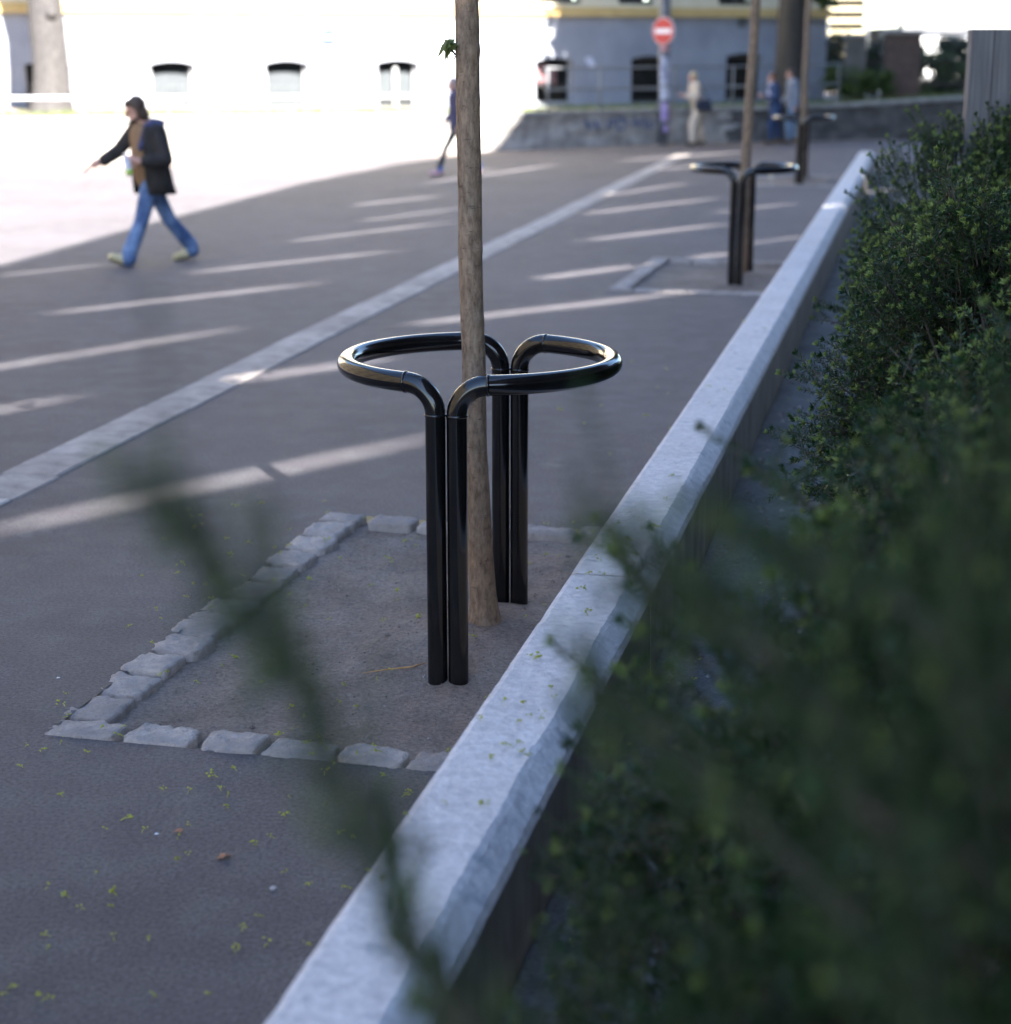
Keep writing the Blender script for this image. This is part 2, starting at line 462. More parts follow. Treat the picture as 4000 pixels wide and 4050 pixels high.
# ---------------------------------------------------------------- kerb of the planting bed
K0 = Vector((-0.452, 2.95, 0)); KD = Vector((math.sin(R(12.83)), math.cos(R(12.83)), 0)); KN = Vector((KD.y, -KD.x, 0))
def kp(w, s, z=0): return K0 + KD * s + KN * w + Vector((0, 0, z))
kerb = empty('planter_wall', K0)
tag(kerb, 'long low pale concrete kerb wall edging the planting bed', 'wall')
KJ = [-3.4, 3.02, 9.2, 15.2, 21.6, 30.2]
def nz(x, y=0.0, z=0.0): return noise.noise(Vector((x, y, z)))
for i in range(len(KJ) - 1):
    a, b = KJ[i] + 0.004, KJ[i + 1] - 0.004
    step = 0.025 if a < 14 else 0.08
    n = max(2, int((b - a) / step))
    V = []; F = []
    zj = 0.004 * (i % 2)
    for k in range(n + 1):
        s = a + (b - a) * k / n
        ce = min(1.0, min(s - a, b - s) / 0.02)
        q = nz(s * 2.2, 3.1) * 0.005 + nz(s * 9, 1.7) * 0.004 + nz(s * 28, 7.7) * 0.003
        q2 = nz(s * 1.7, 8.2) * 0.005 + nz(s * 11, 4.7) * 0.004
        l = nz(s * 5, 12.7) * 0.004 + nz(s * 20, 2.2) * 0.003
        chip = max(0, nz(s * 6, 31.0) - 0.42) * 0.05
        top = 0.38 + zj + nz(s * 0.7, 5.5) * 0.003
        dz = (1 - ce) * 0.008
        prof = [(0.0, -0.06), (0.0 + l * .5, 0.18), (0.0 + l, top - 0.022 - dz), (0.008 + abs(l), top - 0.006 - dz), (0.024 + abs(l) * 2, top - dz),
                (0.09, top + nz(s * 8, 0.1) * 0.002 - dz), (0.16, top + nz(s * 8, 0.2) * 0.002 - dz),
                (0.214 + q - chip, top - dz), (0.228 + q - chip * .5, top - 0.010 - dz), (0.270 + q2, top - 0.052 - dz), (0.280 + q2 * .4, top - 0.075),
                (0.283 + nz(s * 3, 1.1) * .004, 0.15), (0.285, -0.06)]
        for w, z in prof:
            V.append(KD * s + KN * w + Vector((0, 0, z)))
    m = len(prof)
    for k in range(n):
        for j in range(m - 1):
            F.append([k * m + j, (k + 1) * m + j, (k + 1) * m + j + 1, k * m + j + 1])
    F.append(list(range(m))); F.append([n * m + j for j in range(m)][::-1])
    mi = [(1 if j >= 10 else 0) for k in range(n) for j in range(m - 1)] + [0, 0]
    mk('wall_segment', V, F, [M['kerb'], M['kerb_side']], kerb, smooth=False, midx=mi)

# ---------------------------------------------------------------- soil of the bed
def soil_grid(name, fxy, na, nb, zf, mat, parent=None):
    V = []; F = []
    for i in range(na + 1):
        for j in range(nb + 1):
            p = fxy(i / na, j / nb); V.append((p.x, p.y, zf(p.x, p.y)))
    for i in range(na):
        for j in range(nb):
            F.append([i * (nb + 1) + j, (i + 1) * (nb + 1) + j, (i + 1) * (nb + 1) + j + 1, i * (nb + 1) + j + 1])
    return mk(name, V, F, mat, parent, smooth=True)
def bed_z(x, y):
    return 0.026 + 0.014 * nz(x * 1.3, y * 1.3) + 0.018 * nz(x * 7, y * 7, 2) + 0.020 * abs(nz(x * 16, y * 16, 5))
bed = soil_grid('planting_bed', lambda a, b: kp(0.29 + 4.2 * a, -2.5 + 32.6 * b), 84, 560, bed_z, M['bed_soil'])
tag(bed, kind='structure')

# ---------------------------------------------------------------- tree pits with granite setts
def sett_mesh(L, W, Hh, seed):
    rnd = random.Random(seed)
    nx, ny = 16, 12
    V = []; F = []
    cj = [[rnd.uniform(-.012, .012), rnd.uniform(-.010, .010)] for _ in range(4)]
    tilt = (rnd.uniform(-.035, .035), rnd.uniform(-.035, .035))
    def pos(i, j):
        a, b = i / nx, j / ny
        # rounded outline with jittered corners
        x = (a - .5) * L; y = (b - .5) * W
        ox = (1 - a) * (1 - b) * cj[0][0] + a * (1 - b) * cj[1][0] + a * b * cj[2][0] + (1 - a) * b * cj[3][0]
        oy = (1 - a) * (1 - b) * cj[0][1] + a * (1 - b) * cj[1][1] + a * b * cj[2][1] + (1 - a) * b * cj[3][1]
        ea = abs(a - .5) * 2; eb = abs(b - .5) * 2
        rr = (ea ** 7) * (eb ** 7) * 0.09
        x *= 1 - rr; y *= 1 - rr
        e = max(ea, eb)
        wob = nz(x * 25 + seed, y * 25, 3.3) * 0.010 * (1 if e > .99 else .3)
        z = Hh + x * tilt[0] + y * tilt[1] + nz(x * 14, y * 14, seed * 1.7) * 0.010 + nz(x * 38, y * 38, seed) * 0.008 + nz(x * 90, y * 90, seed * .3) * 0.005
        z -= 0.007 * (e ** 14)
        return Vector((x + ox + wob, y + oy + wob, z))
    for i in range(nx + 1):
        for j in range(ny + 1): V.append(pos(i, j))
    id_ = lambda i, j: i * (ny + 1) + j
    for i in range(nx):
        for j in range(ny): F.append([id_(i, j), id_(i + 1, j), id_(i + 1, j + 1), id_(i, j + 1)])
    rim = [id_(i, 0) for i in range(nx + 1)] + [id_(nx, j) for j in range(1, ny + 1)] + [id_(i, ny) for i in range(nx - 1, -1, -1)] + [id_(0, j) for j in range(ny - 1, 0, -1)]
    base = len(V)
    for t in rim: V.append(Vector((V[t].x * 1.01, V[t].y * 1.01, -0.10)))
    n = len(rim)
    for k in range(n):
        k2 = (k + 1) % n
        F.append([rim[k2], rim[k], base + k, base + k2])
    me = bpy.data.meshes.new('stone'); me.from_pydata([tuple(p) for p in V], [], F)
    me.polygons.foreach_set('use_smooth', [True] * len(F)); me.update()
    me.materials.append(M['granite'])
    return me
seed = 0
far_setts = [sett_mesh(.235, .165, 0.014, 900 + k) for k in range(6)]
for idx, (st, (r0, r1, s0, s1)) in enumerate(zip(SITES, PIT)):
    sw = 0.17
    def zf(x, y, st=st):
        d = math.hypot(x - st[0], y - st[1])
        z = -0.030 + 0.016 * nz(x * 1.6, y * 1.6) + 0.012 * nz(x * 6, y * 6, 1) + 0.008 * nz(x * 19, y * 19, 2)
        z += 0.075 * math.exp(-(d / 0.45) ** 2)
        return z
    na, nb = (76, 146) if idx == 0 else (40, 76)
    pit = soil_grid('tree_pit', lambda a, b: local_xy(st, r0 + 0.01 + (r1 - r0 - .02) * a, s0 + .01 + (s1 - s0 - .02) * b), na, nb, zf, M['pit_soil'])
    tag(pit, kind='structure')
    def put(r, s, L, W, along_s):
        global seed
        seed += 1
        me = sett_mesh(L, W, 0.006 + random.uniform(-.005, .007), seed) if idx == 0 else random.choice(far_setts)
        p = local_xy(st, r, s)
        o = bpy.data.objects.new('stone', me); COL.objects.link(o); o.parent = pit
        o.location = p; o.rotation_euler = (0, 0, -AX + (R(90) if along_s else 0) + R(random.uniform(-4, 4)))
    # left row
    s = s0 + sw + 0.012
    while s < s1 - 0.02:
        L = random.uniform(0.205, 0.262) if idx == 0 else 0.235
        L = min(L, s1 - s) if s1 - s > .12 else s1 - s + .001
        if L < .06: break
        put(r0 + 0.085 + random.uniform(-.008, .008), s + L / 2, L - 0.024, 0.175 + random.uniform(-.015, .015), True)
        s += L + 0.004
    for srow in (s0 + sw / 2, s1 - sw / 2):
        r = r0 if srow < 0 else r0 + 0.205
        while r < r1 - 0.05:
            L = random.uniform(0.215, 0.275) if idx == 0 else 0.235
            put(r + L / 2, srow + (.01 if srow < 0 else -.01) + random.uniform(-.007, .007), L - 0.026, sw - 0.020 + random.uniform(-.012, .012), False)
            r += L + 0.004

# ---------------------------------------------------------------- granite strip across the street
A, B = Vector((-2.49, 8.63, 0)), Vector((1.96, 29.9, 0))
sd = (B - A).normalized(); sn = Vector((sd.y, -sd.x, 0)); sang = math.atan2(sd.y, sd.x)
strip = tag(mk('granite_strip', [A - sd * 6 - sn * .160 + Vector((0, 0, .003)), A - sd * 6 + sn * .160 + Vector((0, 0, .003)), B + sd * 9 + sn * .160 + Vector((0, 0, .003)), B + sd * 9 - sn * .160 + Vector((0, 0, .003))], [[0, 1, 2, 3]], M['mortar']), kind='structure')
slabs = []
for k in range(5):
    L = (0.42, 0.5, 0.58, 0.66, 0.74)[k]
    mb = MB(); mb.box((0.004, -.152, -.02), (L - .004, .152, 0.0))
    bm = bmesh.new(); me = bpy.data.meshes.new('slab'); me.from_pydata([tuple(p) for p in mb.v], [], mb.f); bm.from_mesh(me)
    bmesh.ops.bevel(bm, geom=[e for e in bm.edges if all(vv.co.z > -.001 for vv in e.verts)], offset=.006, segments=1, affect='EDGES')
    bm.to_mesh(me); bm.free(); me.materials.append(M['strip']); slabs.append((L, me))
p = -5.8
rnd = random.Random(3)
while p < 30.4:
    L, me = rnd.choice(slabs)
    o = bpy.data.objects.new('slab', me); COL.objects.link(o); o.parent = strip
    c = A + sd * p + sn * rnd.uniform(-.013, .013)
    o.location = (c.x, c.y, 0.0075 + rnd.uniform(-.0015, .0025)); o.rotation_euler = (0, 0, sang + R(rnd.uniform(-.5, .5)))
    p += L

# ---------------------------------------------------------------- tree guards
def make_guard():
    g = empty('tree_guard')
    rho, half, ring, zr, b = 0.0345, 0.0368, 0.472, 1.03, 0.105
    yp = math.sqrt(ring ** 2 - (half + b) ** 2)          # where the rail meets the elbows
    py = 0.464
    for sx in (-1, 1):
        for sy in (-1, 1):
            bx, by = sx * half, sy * py
            n = 28
            v, f = tube_vf([(bx, by, -0.12), (bx, by, 0.3), (bx, by, 0.6), (bx, by, zr - b)], rho, n, cap=False)
            mk('post', v, f, M['black'], g, smooth=True)
            end = Vector((sx * (half + b), sy * yp, zr)); d = Vector((end.x - bx, end.y - by, 0)); ln = d.length; d.normalize()
            pts = []
            for k in range(13):
                a = k / 12 * math.pi / 2
                pts.append(Vector((bx, by, zr - b)) + d * (ln * (1 - math.cos(a))) + Vector((0, 0, b * math.sin(a))))
            v, f = tube_vf(pts, rho, n, cap=False)
            mk('elbow', v, f, M['black'], g, smooth=True)
            for pp, ax in ((Vector((bx, by, zr - b)), Vector((0, 0, 1))), (end, d)):
                w = []
                for q, rr in ((-.005, rho), (-.003, rho + .0022), (0, rho + .003), (.003, rho + .0022), (.005, rho)):
                    w.append((pp + ax * q, rr))
                v, f = tube_vf([a_[0] for a_ in w], [a_[1] for a_ in w], n, cap=False, jit=lambda i, k: 1 + .012 * nz(i * 3.1, k * 1.7, sx + sy * 2))
                mk('weld_bead', v, f, M['black'], g, smooth=True)
        a0 = math.asin((half + b) / ring)
        pts = []
        for k in range(65):
            a = -math.pi / 2 + a0 + (math.pi - 2 * a0) * k / 64
            pts.append(Vector((sx * ring * math.cos(a), ring * math.sin(a), zr)))
        v, f = tube_vf(pts, rho, 28, cap=False)
        mk('rail', v, f, M['black'], g, smooth=True)
    return g
gl = ['glossy black tubular steel tree guard nearest the camera, in sharp focus', 'black tubular tree guard in the second tree pit, behind the nearest one', 'farthest black tubular tree guard near the end of the kerb wall']
guard = make_guard()
for i, st in enumerate(SITES):
    g = guard if i == 0 else copy_tree(guard)
    g.location = (st[0], st[1], 0); g.rotation_euler = (0, 0, -AX)
    tag(g, gl[i], 'tree guard', 'tree guards along the street')

# ---------------------------------------------------------------- leaves
def leaf_cloud(name, centers, radii, n, size, mats, parent=None, seed=1, flat=0.6):
    """many small diamond leaves in clumps"""
    rg = np.random.default_rng(seed)
    C = np.array(centers, float); Rr = np.array(radii, float)
    wts = Rr ** 2.2; wts /= wts.sum()
    idx = rg.choice(len(C), n, p=wts)
    d = rg.normal(size=(n, 3)); d /= np.linalg.norm(d, axis=1)[:, None]
    rad = rg.random(n) ** 0.45
    P = C[idx] + d * (Rr[idx] * rad)[:, None] * np.array([1, 1, flat + .2])
    ax = rg.normal(size=(n, 3)); ax[:, 2] *= .5; ax /= np.linalg.norm(ax, axis=1)[:, None]
    nn = rg.normal(size=(n, 3)); nn[:, 2] += 1.2
    side = np.cross(ax, nn); side /= np.linalg.norm(side, axis=1)[:, None] + 1e-9
    up = np.cross(side, ax)
    sz = size * rg.uniform(.6, 1.3, n)
    a = P; b = P + ax * (sz * .5)[:, None] + side * (sz * .42)[:, None] + up * (sz * .08)[:, None]
    c = P + ax * sz[:, None]; e = P + ax * (sz * .5)[:, None] - side * (sz * .42)[:, None] + up * (sz * .08)[:, None]
    V = np.stack([a, b, c, e], 1).reshape(-1, 3)
    Q = np.arange(n * 4).reshape(-1, 4)
    return quads_np(name, V, Q, mats, parent)

def maple_leaf_vf(size, base, ang, tilt):
    """one lobed leaf with a fold along its midrib"""
    out = [(0, 0), (.10, -.10), (.34, -.16), (.30, .02), (.56, .12), (.42, .22), (.46, .40), (.24, .36), (.16, .56), (.06, .66), (0, .95)]
    pts = out + [(-x, y) for x, y in out[-2:0:-1]]
    V = []
    for x, y in pts:
        V.append(Vector((x * size, y * size, -abs(x) * size * .35 - y * y * size * .25)))
    V.append(Vector((0, .3 * size, 0.01 * size)))
    n = len(pts)
    F = [[k, (k + 1) % n, n] for k in range(n)]
    Mx = Matrix.Translation(base) @ Matrix.Rotation(ang, 4, 'Z') @ Matrix.Rotation(tilt, 4, 'X')
    return [Mx @ p for p in V], F

# ---------------------------------------------------------------- young street trees
def young_tree(loc, path, label, seed, sprig=False, scale=1.0):
    rnd = random.Random(seed)
    t = empty('street_tree', loc)
    tag(t, label, 'tree', 'young street trees in the tree guards')
    # path: (z, dx, dy, radius)
    zs = [q[0] for q in path]
    knots = [0.36, 0.63, 0.94, 1.16, 1.42, 1.66, 1.93, 2.10, 2.33]
    kside = [rnd.uniform(0, 6.28) for _ in knots]
    pts = []; rad = []; z = -0.06
    while z < 4.3:
        dx, dy, rr = [float(np.interp(z, zs, [q[k] for q in path])) for k in (1, 2, 3)]
        pts.append(Vector((dx + nz(z * 2.1, seed) * .006, dy + nz(z * 2.3, seed + 9) * .006, z)))
        rad.append(rr); z += 0.012 if z < 2.6 else 0.06
    def jit(i, k):
        z = pts[i].z; a = 2 * math.pi * k / 28
        j = 1 + .035 * nz(math.cos(a) * 1.3 + seed, math.sin(a) * 1.3, z * 3) + .012 * nz(math.cos(a) * 5, math.sin(a) * 5, z * 14)
        j += .12 * max(0, math.cos(3 * a + seed)) * math.exp(-max(0, z) / .05)
        for kz, ks in zip(knots, kside):
            e = math.exp(-((z - kz) / .016) ** 2)
            j += e * (.035 + .10 * max(0, math.cos(a - ks)) ** 6)
        return j
    v, f = tube_vf(pts, rad, 28, jit=jit)
    trunk = mk('trunk', v, f, M['bark'], t, smooth=True)
    top = pts[-1]
    ends = [top]
    for k in range(9):
        a = k * 2.4 + seed; z0 = 3.5 + k * .09
        p0 = Vector((pts[-1].x, pts[-1].y, z0)); L = rnd.uniform(.8, 1.5)
        p2 = p0 + Vector((math.cos(a) * L, math.sin(a) * L, L * .9)); p1 = (p0 + p2) / 2 + Vector((0, 0, -.08))
        v, f = tube_vf([p0, p1, p2], [.018, .011, .004], 7); mk('limb', v, f, M['bark'], t, smooth=True); ends += [p1, p2]
    v, f = tube_vf([top, top + Vector((.03, .02, .9))], [.03, .008], 7); mk('limb', v, f, M['bark'], t, smooth=True)
    cl = [e + Vector((rnd.uniform(-.35, .35), rnd.uniform(-.35, .35), rnd.uniform(0, .5))) for e in ends for _ in range(2)]
    leaf_cloud('crown', cl, [rnd.uniform(.28, .5) for _ in cl], 420, .075, M['leaf'], t, seed)
    if sprig:
        sp = MB()
        b0 = Vector((-0.084, -0.014, 2.085))
        sp.tube([b0, b0 + Vector((-.018, -.005, .025)), b0 + Vector((-.030, -.008, .048))], [.0035, .0028, .002], 6)
        sp.tube([b0 + Vector((.004, 0, .0)), b0 + Vector((-.004, -.004, -.012)), b0 + Vector((-.008, -.004, -.05))], [.0025, .002, .001], 5)
        s_o = sp.build('shoot', M['twig'], t, True)
        for base, ang, tilt, sz in ((b0 + Vector((-.030, -.008, .048)), R(100), R(-50), .095), (b0 + Vector((-.026, -.012, .044)), R(70), R(-70), .085),
                                    (b0 + Vector((-.026, .0, .044)), R(140), R(-75), .07), (b0 + Vector((-.020, -.012, .046)), R(-60), R(-15), .075)):
            v, f = maple_leaf_vf(sz, base, ang, tilt); mk('leaf', v, f, M['sprig_leaf'], s_o, smooth=False)
    return t
young_tree((-0.088, 6.40, 0.0), [(-.1, .012, 0, .085), (0.02, .010, 0, .074), (.05, .009, 0, .064), (.08, .008, 0, .057), (.14, .004, 0, .0505), (.3, -.006, 0, .047), (.7, -.020, 0, .0435), (1.0, -.026, 0, .0425), (1.4, -.036, 0, .0425), (1.8, -.041, 0, .042), (2.4, -.048, 0, .0405), (4.3, -.05, 0, .03)],
           'slim young tree with grey-brown bark standing in the nearest tree guard', 3, True)
young_tree((2.255, 17.20, 0.0), [(-.1, 0, 0, .062), (.1, 0, 0, .05), (1.0, .0, 0, .047), (1.6, .015, 0, .044), (2.6, .05, 0, .042), (4.3, .08, 0, .03)],
           'thin pale young trunk rising from the second tree guard', 5)
young_tree((4.90, 30.30, 0.0), [(-.1, 0, 0, .062), (.1, 0, 0, .055), (1.0, 0, 0, .052), (2.6, .0, 0, .045), (4.3, .02, 0, .03)],
           'thin young trunk rising from the farthest tree guard', 8)

# ---------------------------------------------------------------- yew shrubs
def shoot_template(kind, rg):
    """needles (quads) on a short axis along +Z; returns V, Q, mat index"""
    V = []; Q = []; I = []
    L = {'long': .15, 'mid': .11, 'short': .075}[kind]
    n = int(L / .15 * 44)
    def needle(p, d, ln, w, mi):
        d = d / np.linalg.norm(d)
        s = np.cross(d, rg.normal(size=3)); s /= np.linalg.norm(s)
        up = np.cross(s, d)
        b = len(V)
        V.extend([p, p + d * ln * .45 + s * w + up * ln * .06, p + d * ln, p + d * ln * .45 - s * w + up * ln * .06])
        Q.append([b, b + 1, b + 2, b + 3]); I.append(mi)
    for k in range(n):
        t = (k + .5) / n
        a = k * 2.39996 + rg.uniform(-.3, .3)
        el = lerp(.35, .9, t)
        d = np.array([math.cos(a), math.sin(a) * .75, el])
        needle(np.array([0, 0, t * L * .92]), d, rg.uniform(.019, .029) * (1 - .25 * t), .0024, 0)
    for k in range(13):                              # fresh rosette at the tip
        a = k * 2.39996; el = rg.uniform(.5, 2.2)
        d = np.array([math.cos(a), math.sin(a), el])
        needle(np.array([0, 0, L * .93]), d, rg.uniform(.016, .027), .0036, 1)
    # axis
    for k in range(3):
        a0, a1 = k * 2.0944, (k + 1) * 2.0944
        b = len(V)
        r0, r1 = .0022, .0012
        V.extend([np.array([math.cos(a0) * r0, math.sin(a0) * r0, -.03]), np.array([math.cos(a1) * r0, math.sin(a1) * r0, -.03]),
                  np.array([math.cos(a1) * r1, math.sin(a1) * r1, L * .95]), np.array([math.cos(a0) * r1, math.sin(a0) * r1, L * .95])])
        Q.append([b, b + 1, b + 2, b + 3]); I.append(2)
    return np.array(V), np.array(Q), np.array(I)
_rg = np.random.default_rng(11)
TEMPL = [shoot_template(k, _rg) for k in ('long', 'mid', 'mid', 'short', 'short')]
def place_shoots(P, D, rg, scale=None, tip_frac=0.5):
    Vs, Qs, Is = [], [], []
    off = 0
    which = rg.integers(0, len(TEMPL), len(P))
    for w in range(len(TEMPL)):
        sel = np.where(which == w)[0]
        if not len(sel): continue
        V, Q, I = TEMPL[w]
        z = D[sel] / np.linalg.norm(D[sel], axis=1)[:, None]
        x = np.cross(z, rg.normal(size=z.shape)); x /= np.linalg.norm(x, axis=1)[:, None]
        y = np.cross(z, x)
        sc = (scale[sel] if scale is not None else rg.uniform(.75, 1.15, len(sel)))
        W = (V[None, :, 0, None] * x[:, None] + V[None, :, 1, None] * y[:, None] + V[None, :, 2, None] * z[:, None]) * sc[:, None, None] + P[sel][:, None]
        n = len(sel)
        Qn = Q[None] + (np.arange(n) * len(V))[:, None, None] + off
        In = np.repeat(I[None], n, 0).copy()
        dull = rg.random(n) > tip_frac
        In[dull] = np.where(In[dull] == 1, 0, In[dull])
        Vs.append(W.reshape(-1, 3)); Qs.append(Qn.reshape(-1, 4)); Is.append(In.ravel()); off += n * len(V)
    return np.concatenate(Vs), np.concatenate(Qs), np.concatenate(Is)

def yew_data(seed, rad, height, n, tips=.5):
    rg = np.random.default_rng(seed)
    twigs = MB()
    # lumpy crown: lobes on a dome
    lob = []
    for k in range(26):
        a = rg.uniform(0, 6.283); u = rg.uniform(-.7, 1.0)
        rr = math.sqrt(max(0, 1 - u * u))
        c = np.array([math.cos(a) * rr * rad * .74, math.sin(a) * rr * rad * .74, height * .50 + u * height * .35])
        lob.append((c, rg.uniform(.22, .36)))
    for c, r_ in lob:
        b = Vector((rg.uniform(-.12, .12), rg.uniform(-.12, .12), 0)); m_ = Vector((c[0] * .45, c[1] * .45, c[2] * .5))
        twigs.tube([b, m_, Vector(c)], [.017, .012, .005], 6)
    P = []; D = []
    per = n // len(lob)
    for c, r_ in lob:
        d = rg.normal(size=(per, 3)); d[:, 2] += .25; d /= np.linalg.norm(d, axis=1)[:, None]
        out = c - np.array([0, 0, height * .42]); out = out / np.linalg.norm(out)
        keep = d @ out > -.45
        d[~keep] *= -1
        rr = r_ * rg.uniform(.35, 1.0, per) ** .6
        P.append(c + d * rr[:, None]); dd = d * .8 + out * .55 + np.array([0, 0, .25]) + rg.normal(size=(per, 3)) * .25
        D.append(dd)
    # protruding shoots: strings of shoots beyond the dome
    for k in range(44):
        c, r_ = lob[rg.integers(len(lob))]
        out = c - np.array([0, 0, height * .45]); out = out / np.linalg.norm(out) + rg.normal(size=3) * .45 + np.array([0, 0, .2]); out /= np.linalg.norm(out)
        p = c + out * r_ * .8; L = rg.uniform(.10, .26); st = int(L / .022)
        for q in range(st):
            P.append((p + out * L * q / st)[None]); sidev = rg.normal(size=3) * .9
            D.append((out + (sidev if q < st - 1 else 0))[None])
        twigs.tube([Vector(p), Vector(p + out * L)], [.004, .0018], 5)
    P = np.concatenate(P); D = np.concatenate(D)
    P[:, 2] = np.maximum(P[:, 2], .08)
    V, Q, I = place_shoots(P, D, rg, tip_frac=tips)
    return V, Q, I, twigs
yews = []
def yew(loc, rz, sc, label, src):
    o = copy_tree(src)
    o.location = loc; o.rotation_euler = (0, 0, rz); o.scale = (sc[0], sc[0], sc[1])
    tag(o, label, 'shrub', 'yew shrubs in the planting bed')
    return o
protos = []
for k, (n, tips) in enumerate(((5600, .62), (5600, .62), (3200, .12), (3800, .28))):
    V, Q, I, tw = yew_data(40 + k, .78, 1.55, n, tips)
    root = empty('yew_shrub')
    quads_np('foliage', V, Q, [M['needle'], M['needle_tip'], M['twig']], root, I)
    tw.build('stems', M['twig'], root, True)
    protos.append(root)
YEW = [  # r, s, rot, scale xy, scale z, prototype, label
    (0.205, 1.17, 0.4, .44, 1.10, 2, 'near-black yew shrub closest to the camera, its blurred shoots hanging over the kerb wall'),
    (0.285, 1.62, 1.4, .64, 1.04, 2, 'very dark blurred yew shrub second from the camera, above the bottom right corner'),
    (-0.20, 2.12, 0.7, .45, .62, 2, 'low dark yew shrub right of the kerb wall at the bottom edge'),
    (0.42, 2.60, 2.1, 1.0, 1.02, 3, 'large strongly blurred yew shrub behind the low ones at the kerb wall'),
    (-0.22, 3.05, 3.3, .45, .55, 2, 'small low yew shrub against the brown side of the kerb wall'),
    (0.80, 3.75, 4.0, 1.0, 1.03, 3, 'blurred yew shrub between the large strongly blurred one and the bare soil strip'),
    (0.82, 5.10, 1.2, 1.0, 1.02, 0, 'soft-focus yew shrub beside the strip of bare soil'),
    (0.54, 6.55, 3.0, .98, 1.03, 1, 'sharply focused yew shrub with pale green shoot tips right of the kerb wall'),
    (0.64, 8.20, 5.2, .95, 1.04, 0, 'yew shrub in focus just in front of the concrete slab'),
    (0.50, 9.9, 0.9, .86, 1.13, 1, 'tall rounded yew shrub left of the concrete slab, farthest of the clear ones'),
    (1.55, 8.35, 2.6, .8, 1.16, 2, 'dark yew shrub against the concrete slab at the right edge'),
]
for k, (r_, s_, rz, a_, b_, pi_, lab) in enumerate(YEW):
    yew(ST(r_, s_, 0.015), rz, (a_, b_), lab, protos[pi_])
# the long shoot that hangs into the picture at the lower left, grown from the closest shrub
near = [o for o in COL.objects if o.get('label', '').startswith('near-black yew')][0]
for pr in protos:
    for ch in list(pr.children): bpy.data.objects.remove(ch)
    bpy.data.objects.remove(pr)
def long_branch(pts, seed, dens=34, sz=.75):
    rg = np.random.default_rng(seed)
    inv = (Matrix.Translation(near.location) @ Matrix.Rotation(near.rotation_euler.z, 4, 'Z') @ Matrix.Diagonal((*near.scale, 1))).inverted()
    W = [inv @ Vector(p) for p in pts]
    P = []; D = []
    for a, b in zip(W[:-1], W[1:]):
        d = np.array(b - a); L = np.linalg.norm(d); m = max(2, int(L * dens * (.3 if (sz < .7 and (a - W[0]).length < .28) else 1)))
        for q in range(m):
            t = (q + rg.random()) / m
            P.append(np.array(a) + d * t); D.append(d / L + rg.normal(size=3) * .55)
    V, Q, I = place_shoots(np.array(P), np.array(D), rg, scale=rg.uniform(.75, 1.2, len(P)) * sz, tip_frac=.3)
    b_ = quads_np('branch', V, Q, [M['needle'], M['needle_tip'], M['twig']], near, I)
    mb = MB(); mb.tube(W, [.008 * (1 - .75 * k / (len(W) - 1)) for k in range(len(W))], 6); mb.build('branch_stem', M['twig'], b_, True)
long_branch([(.14, .80, 1.33), (.02, .86, 1.52), (-.058, .90, 1.64), (-.073, .92, 1.685), (-.104, .94, 1.73), (-.134, .96, 1.784), (-.19, .97, 1.862)], 5, 210, .62)
long_branch([(.22, 1.25, .95), (.0, 1.42, 1.18), (-.085, 1.50, 1.30), (-.105, 1.52, 1.42)], 6, 80)
long_branch([(.38, 1.12, 1.50), (.19, 1.22, 1.68), (.075, 1.28, 1.762)], 7, 130)
long_branch([(.36, 1.08, 1.40), (.17, 1.18, 1.58), (.055, 1.24, 1.665)], 8, 110)
long_branch([(.44, 1.12, 1.60), (.28, 1.22, 1.72), (.17, 1.27, 1.765)], 9, 130)

# ---------------------------------------------------------------- out of frame: added slotted roof for shade and sun streaks, and the house block
ZC = 18.0
RUN = ZC / math.tan(R(SUN_EL))
OFF = -HEAD * RUN
def up(p): return Vector((p[0] + OFF.x, p[1] + OFF.y, ZC))
edge = [(-13.0, -16.0), (-5.1, 18.25), (-4.55, 22.2), (-3.3, 29.9), (-2.1, 34.85), (-0.27, 39.6), (3.2, 56.0)]
back = [ST(9.0, 62.0), ST(9.0, -14.0)]
slots = [((-2.40, 7.77), (-0.20, 10.12), .095), ((-1.85, 11.6), (-0.75, 12.65), .085), ((-3.9, 11.65), (-2.0, 14.1), .075), ((-3.85, 14.7), (-1.6, 16.95), .085),
         ((-3.6, 10.0), (-2.6, 11.25), .06), ((-3.15, 17.5), (-1.05, 19.75), .08), ((-2.5, 20.5), (-0.6, 23.1), .075), ((-0.85, 14.1), (1.75, 16.25), .10),
         ((0.25, 17.05), (1.48, 18.37), .10), ((1.92, 18.85), (2.5, 19.45), .08), ((0.75, 20.5), (2.9, 22.9), .09), ((0.95, 24.0), (3.3, 27.05), .09), ((1.4, 27.1), (3.1, 30.1), .07),
         ((2.1, 35.9), (5.5, 39.7), .16), ((-1.4, 29.6), (1.2, 35.3), .11), ((2.75, 33.1), (4.4, 35.9), .10), ((-4.9, 17.3), (-4.0, 18.4), .05),
         ((-2.2, 25.4), (-0.9, 27.3), .10), ((-1.9, 23.0), (-0.5, 25.2), .06), ((2.7, 24.2), (4.2, 26.0), .05), ((2.6, 20.2), (3.8, 21.5), .035), ((-0.8, 33.0), (-0.2, 33.6), .14), ((5.0, 27.0), (6.2, 28.4), .05)]
slots = [slots[0]] + [(a, b, w * 1.25) for a, b, w in slots[1:]]
hs = []
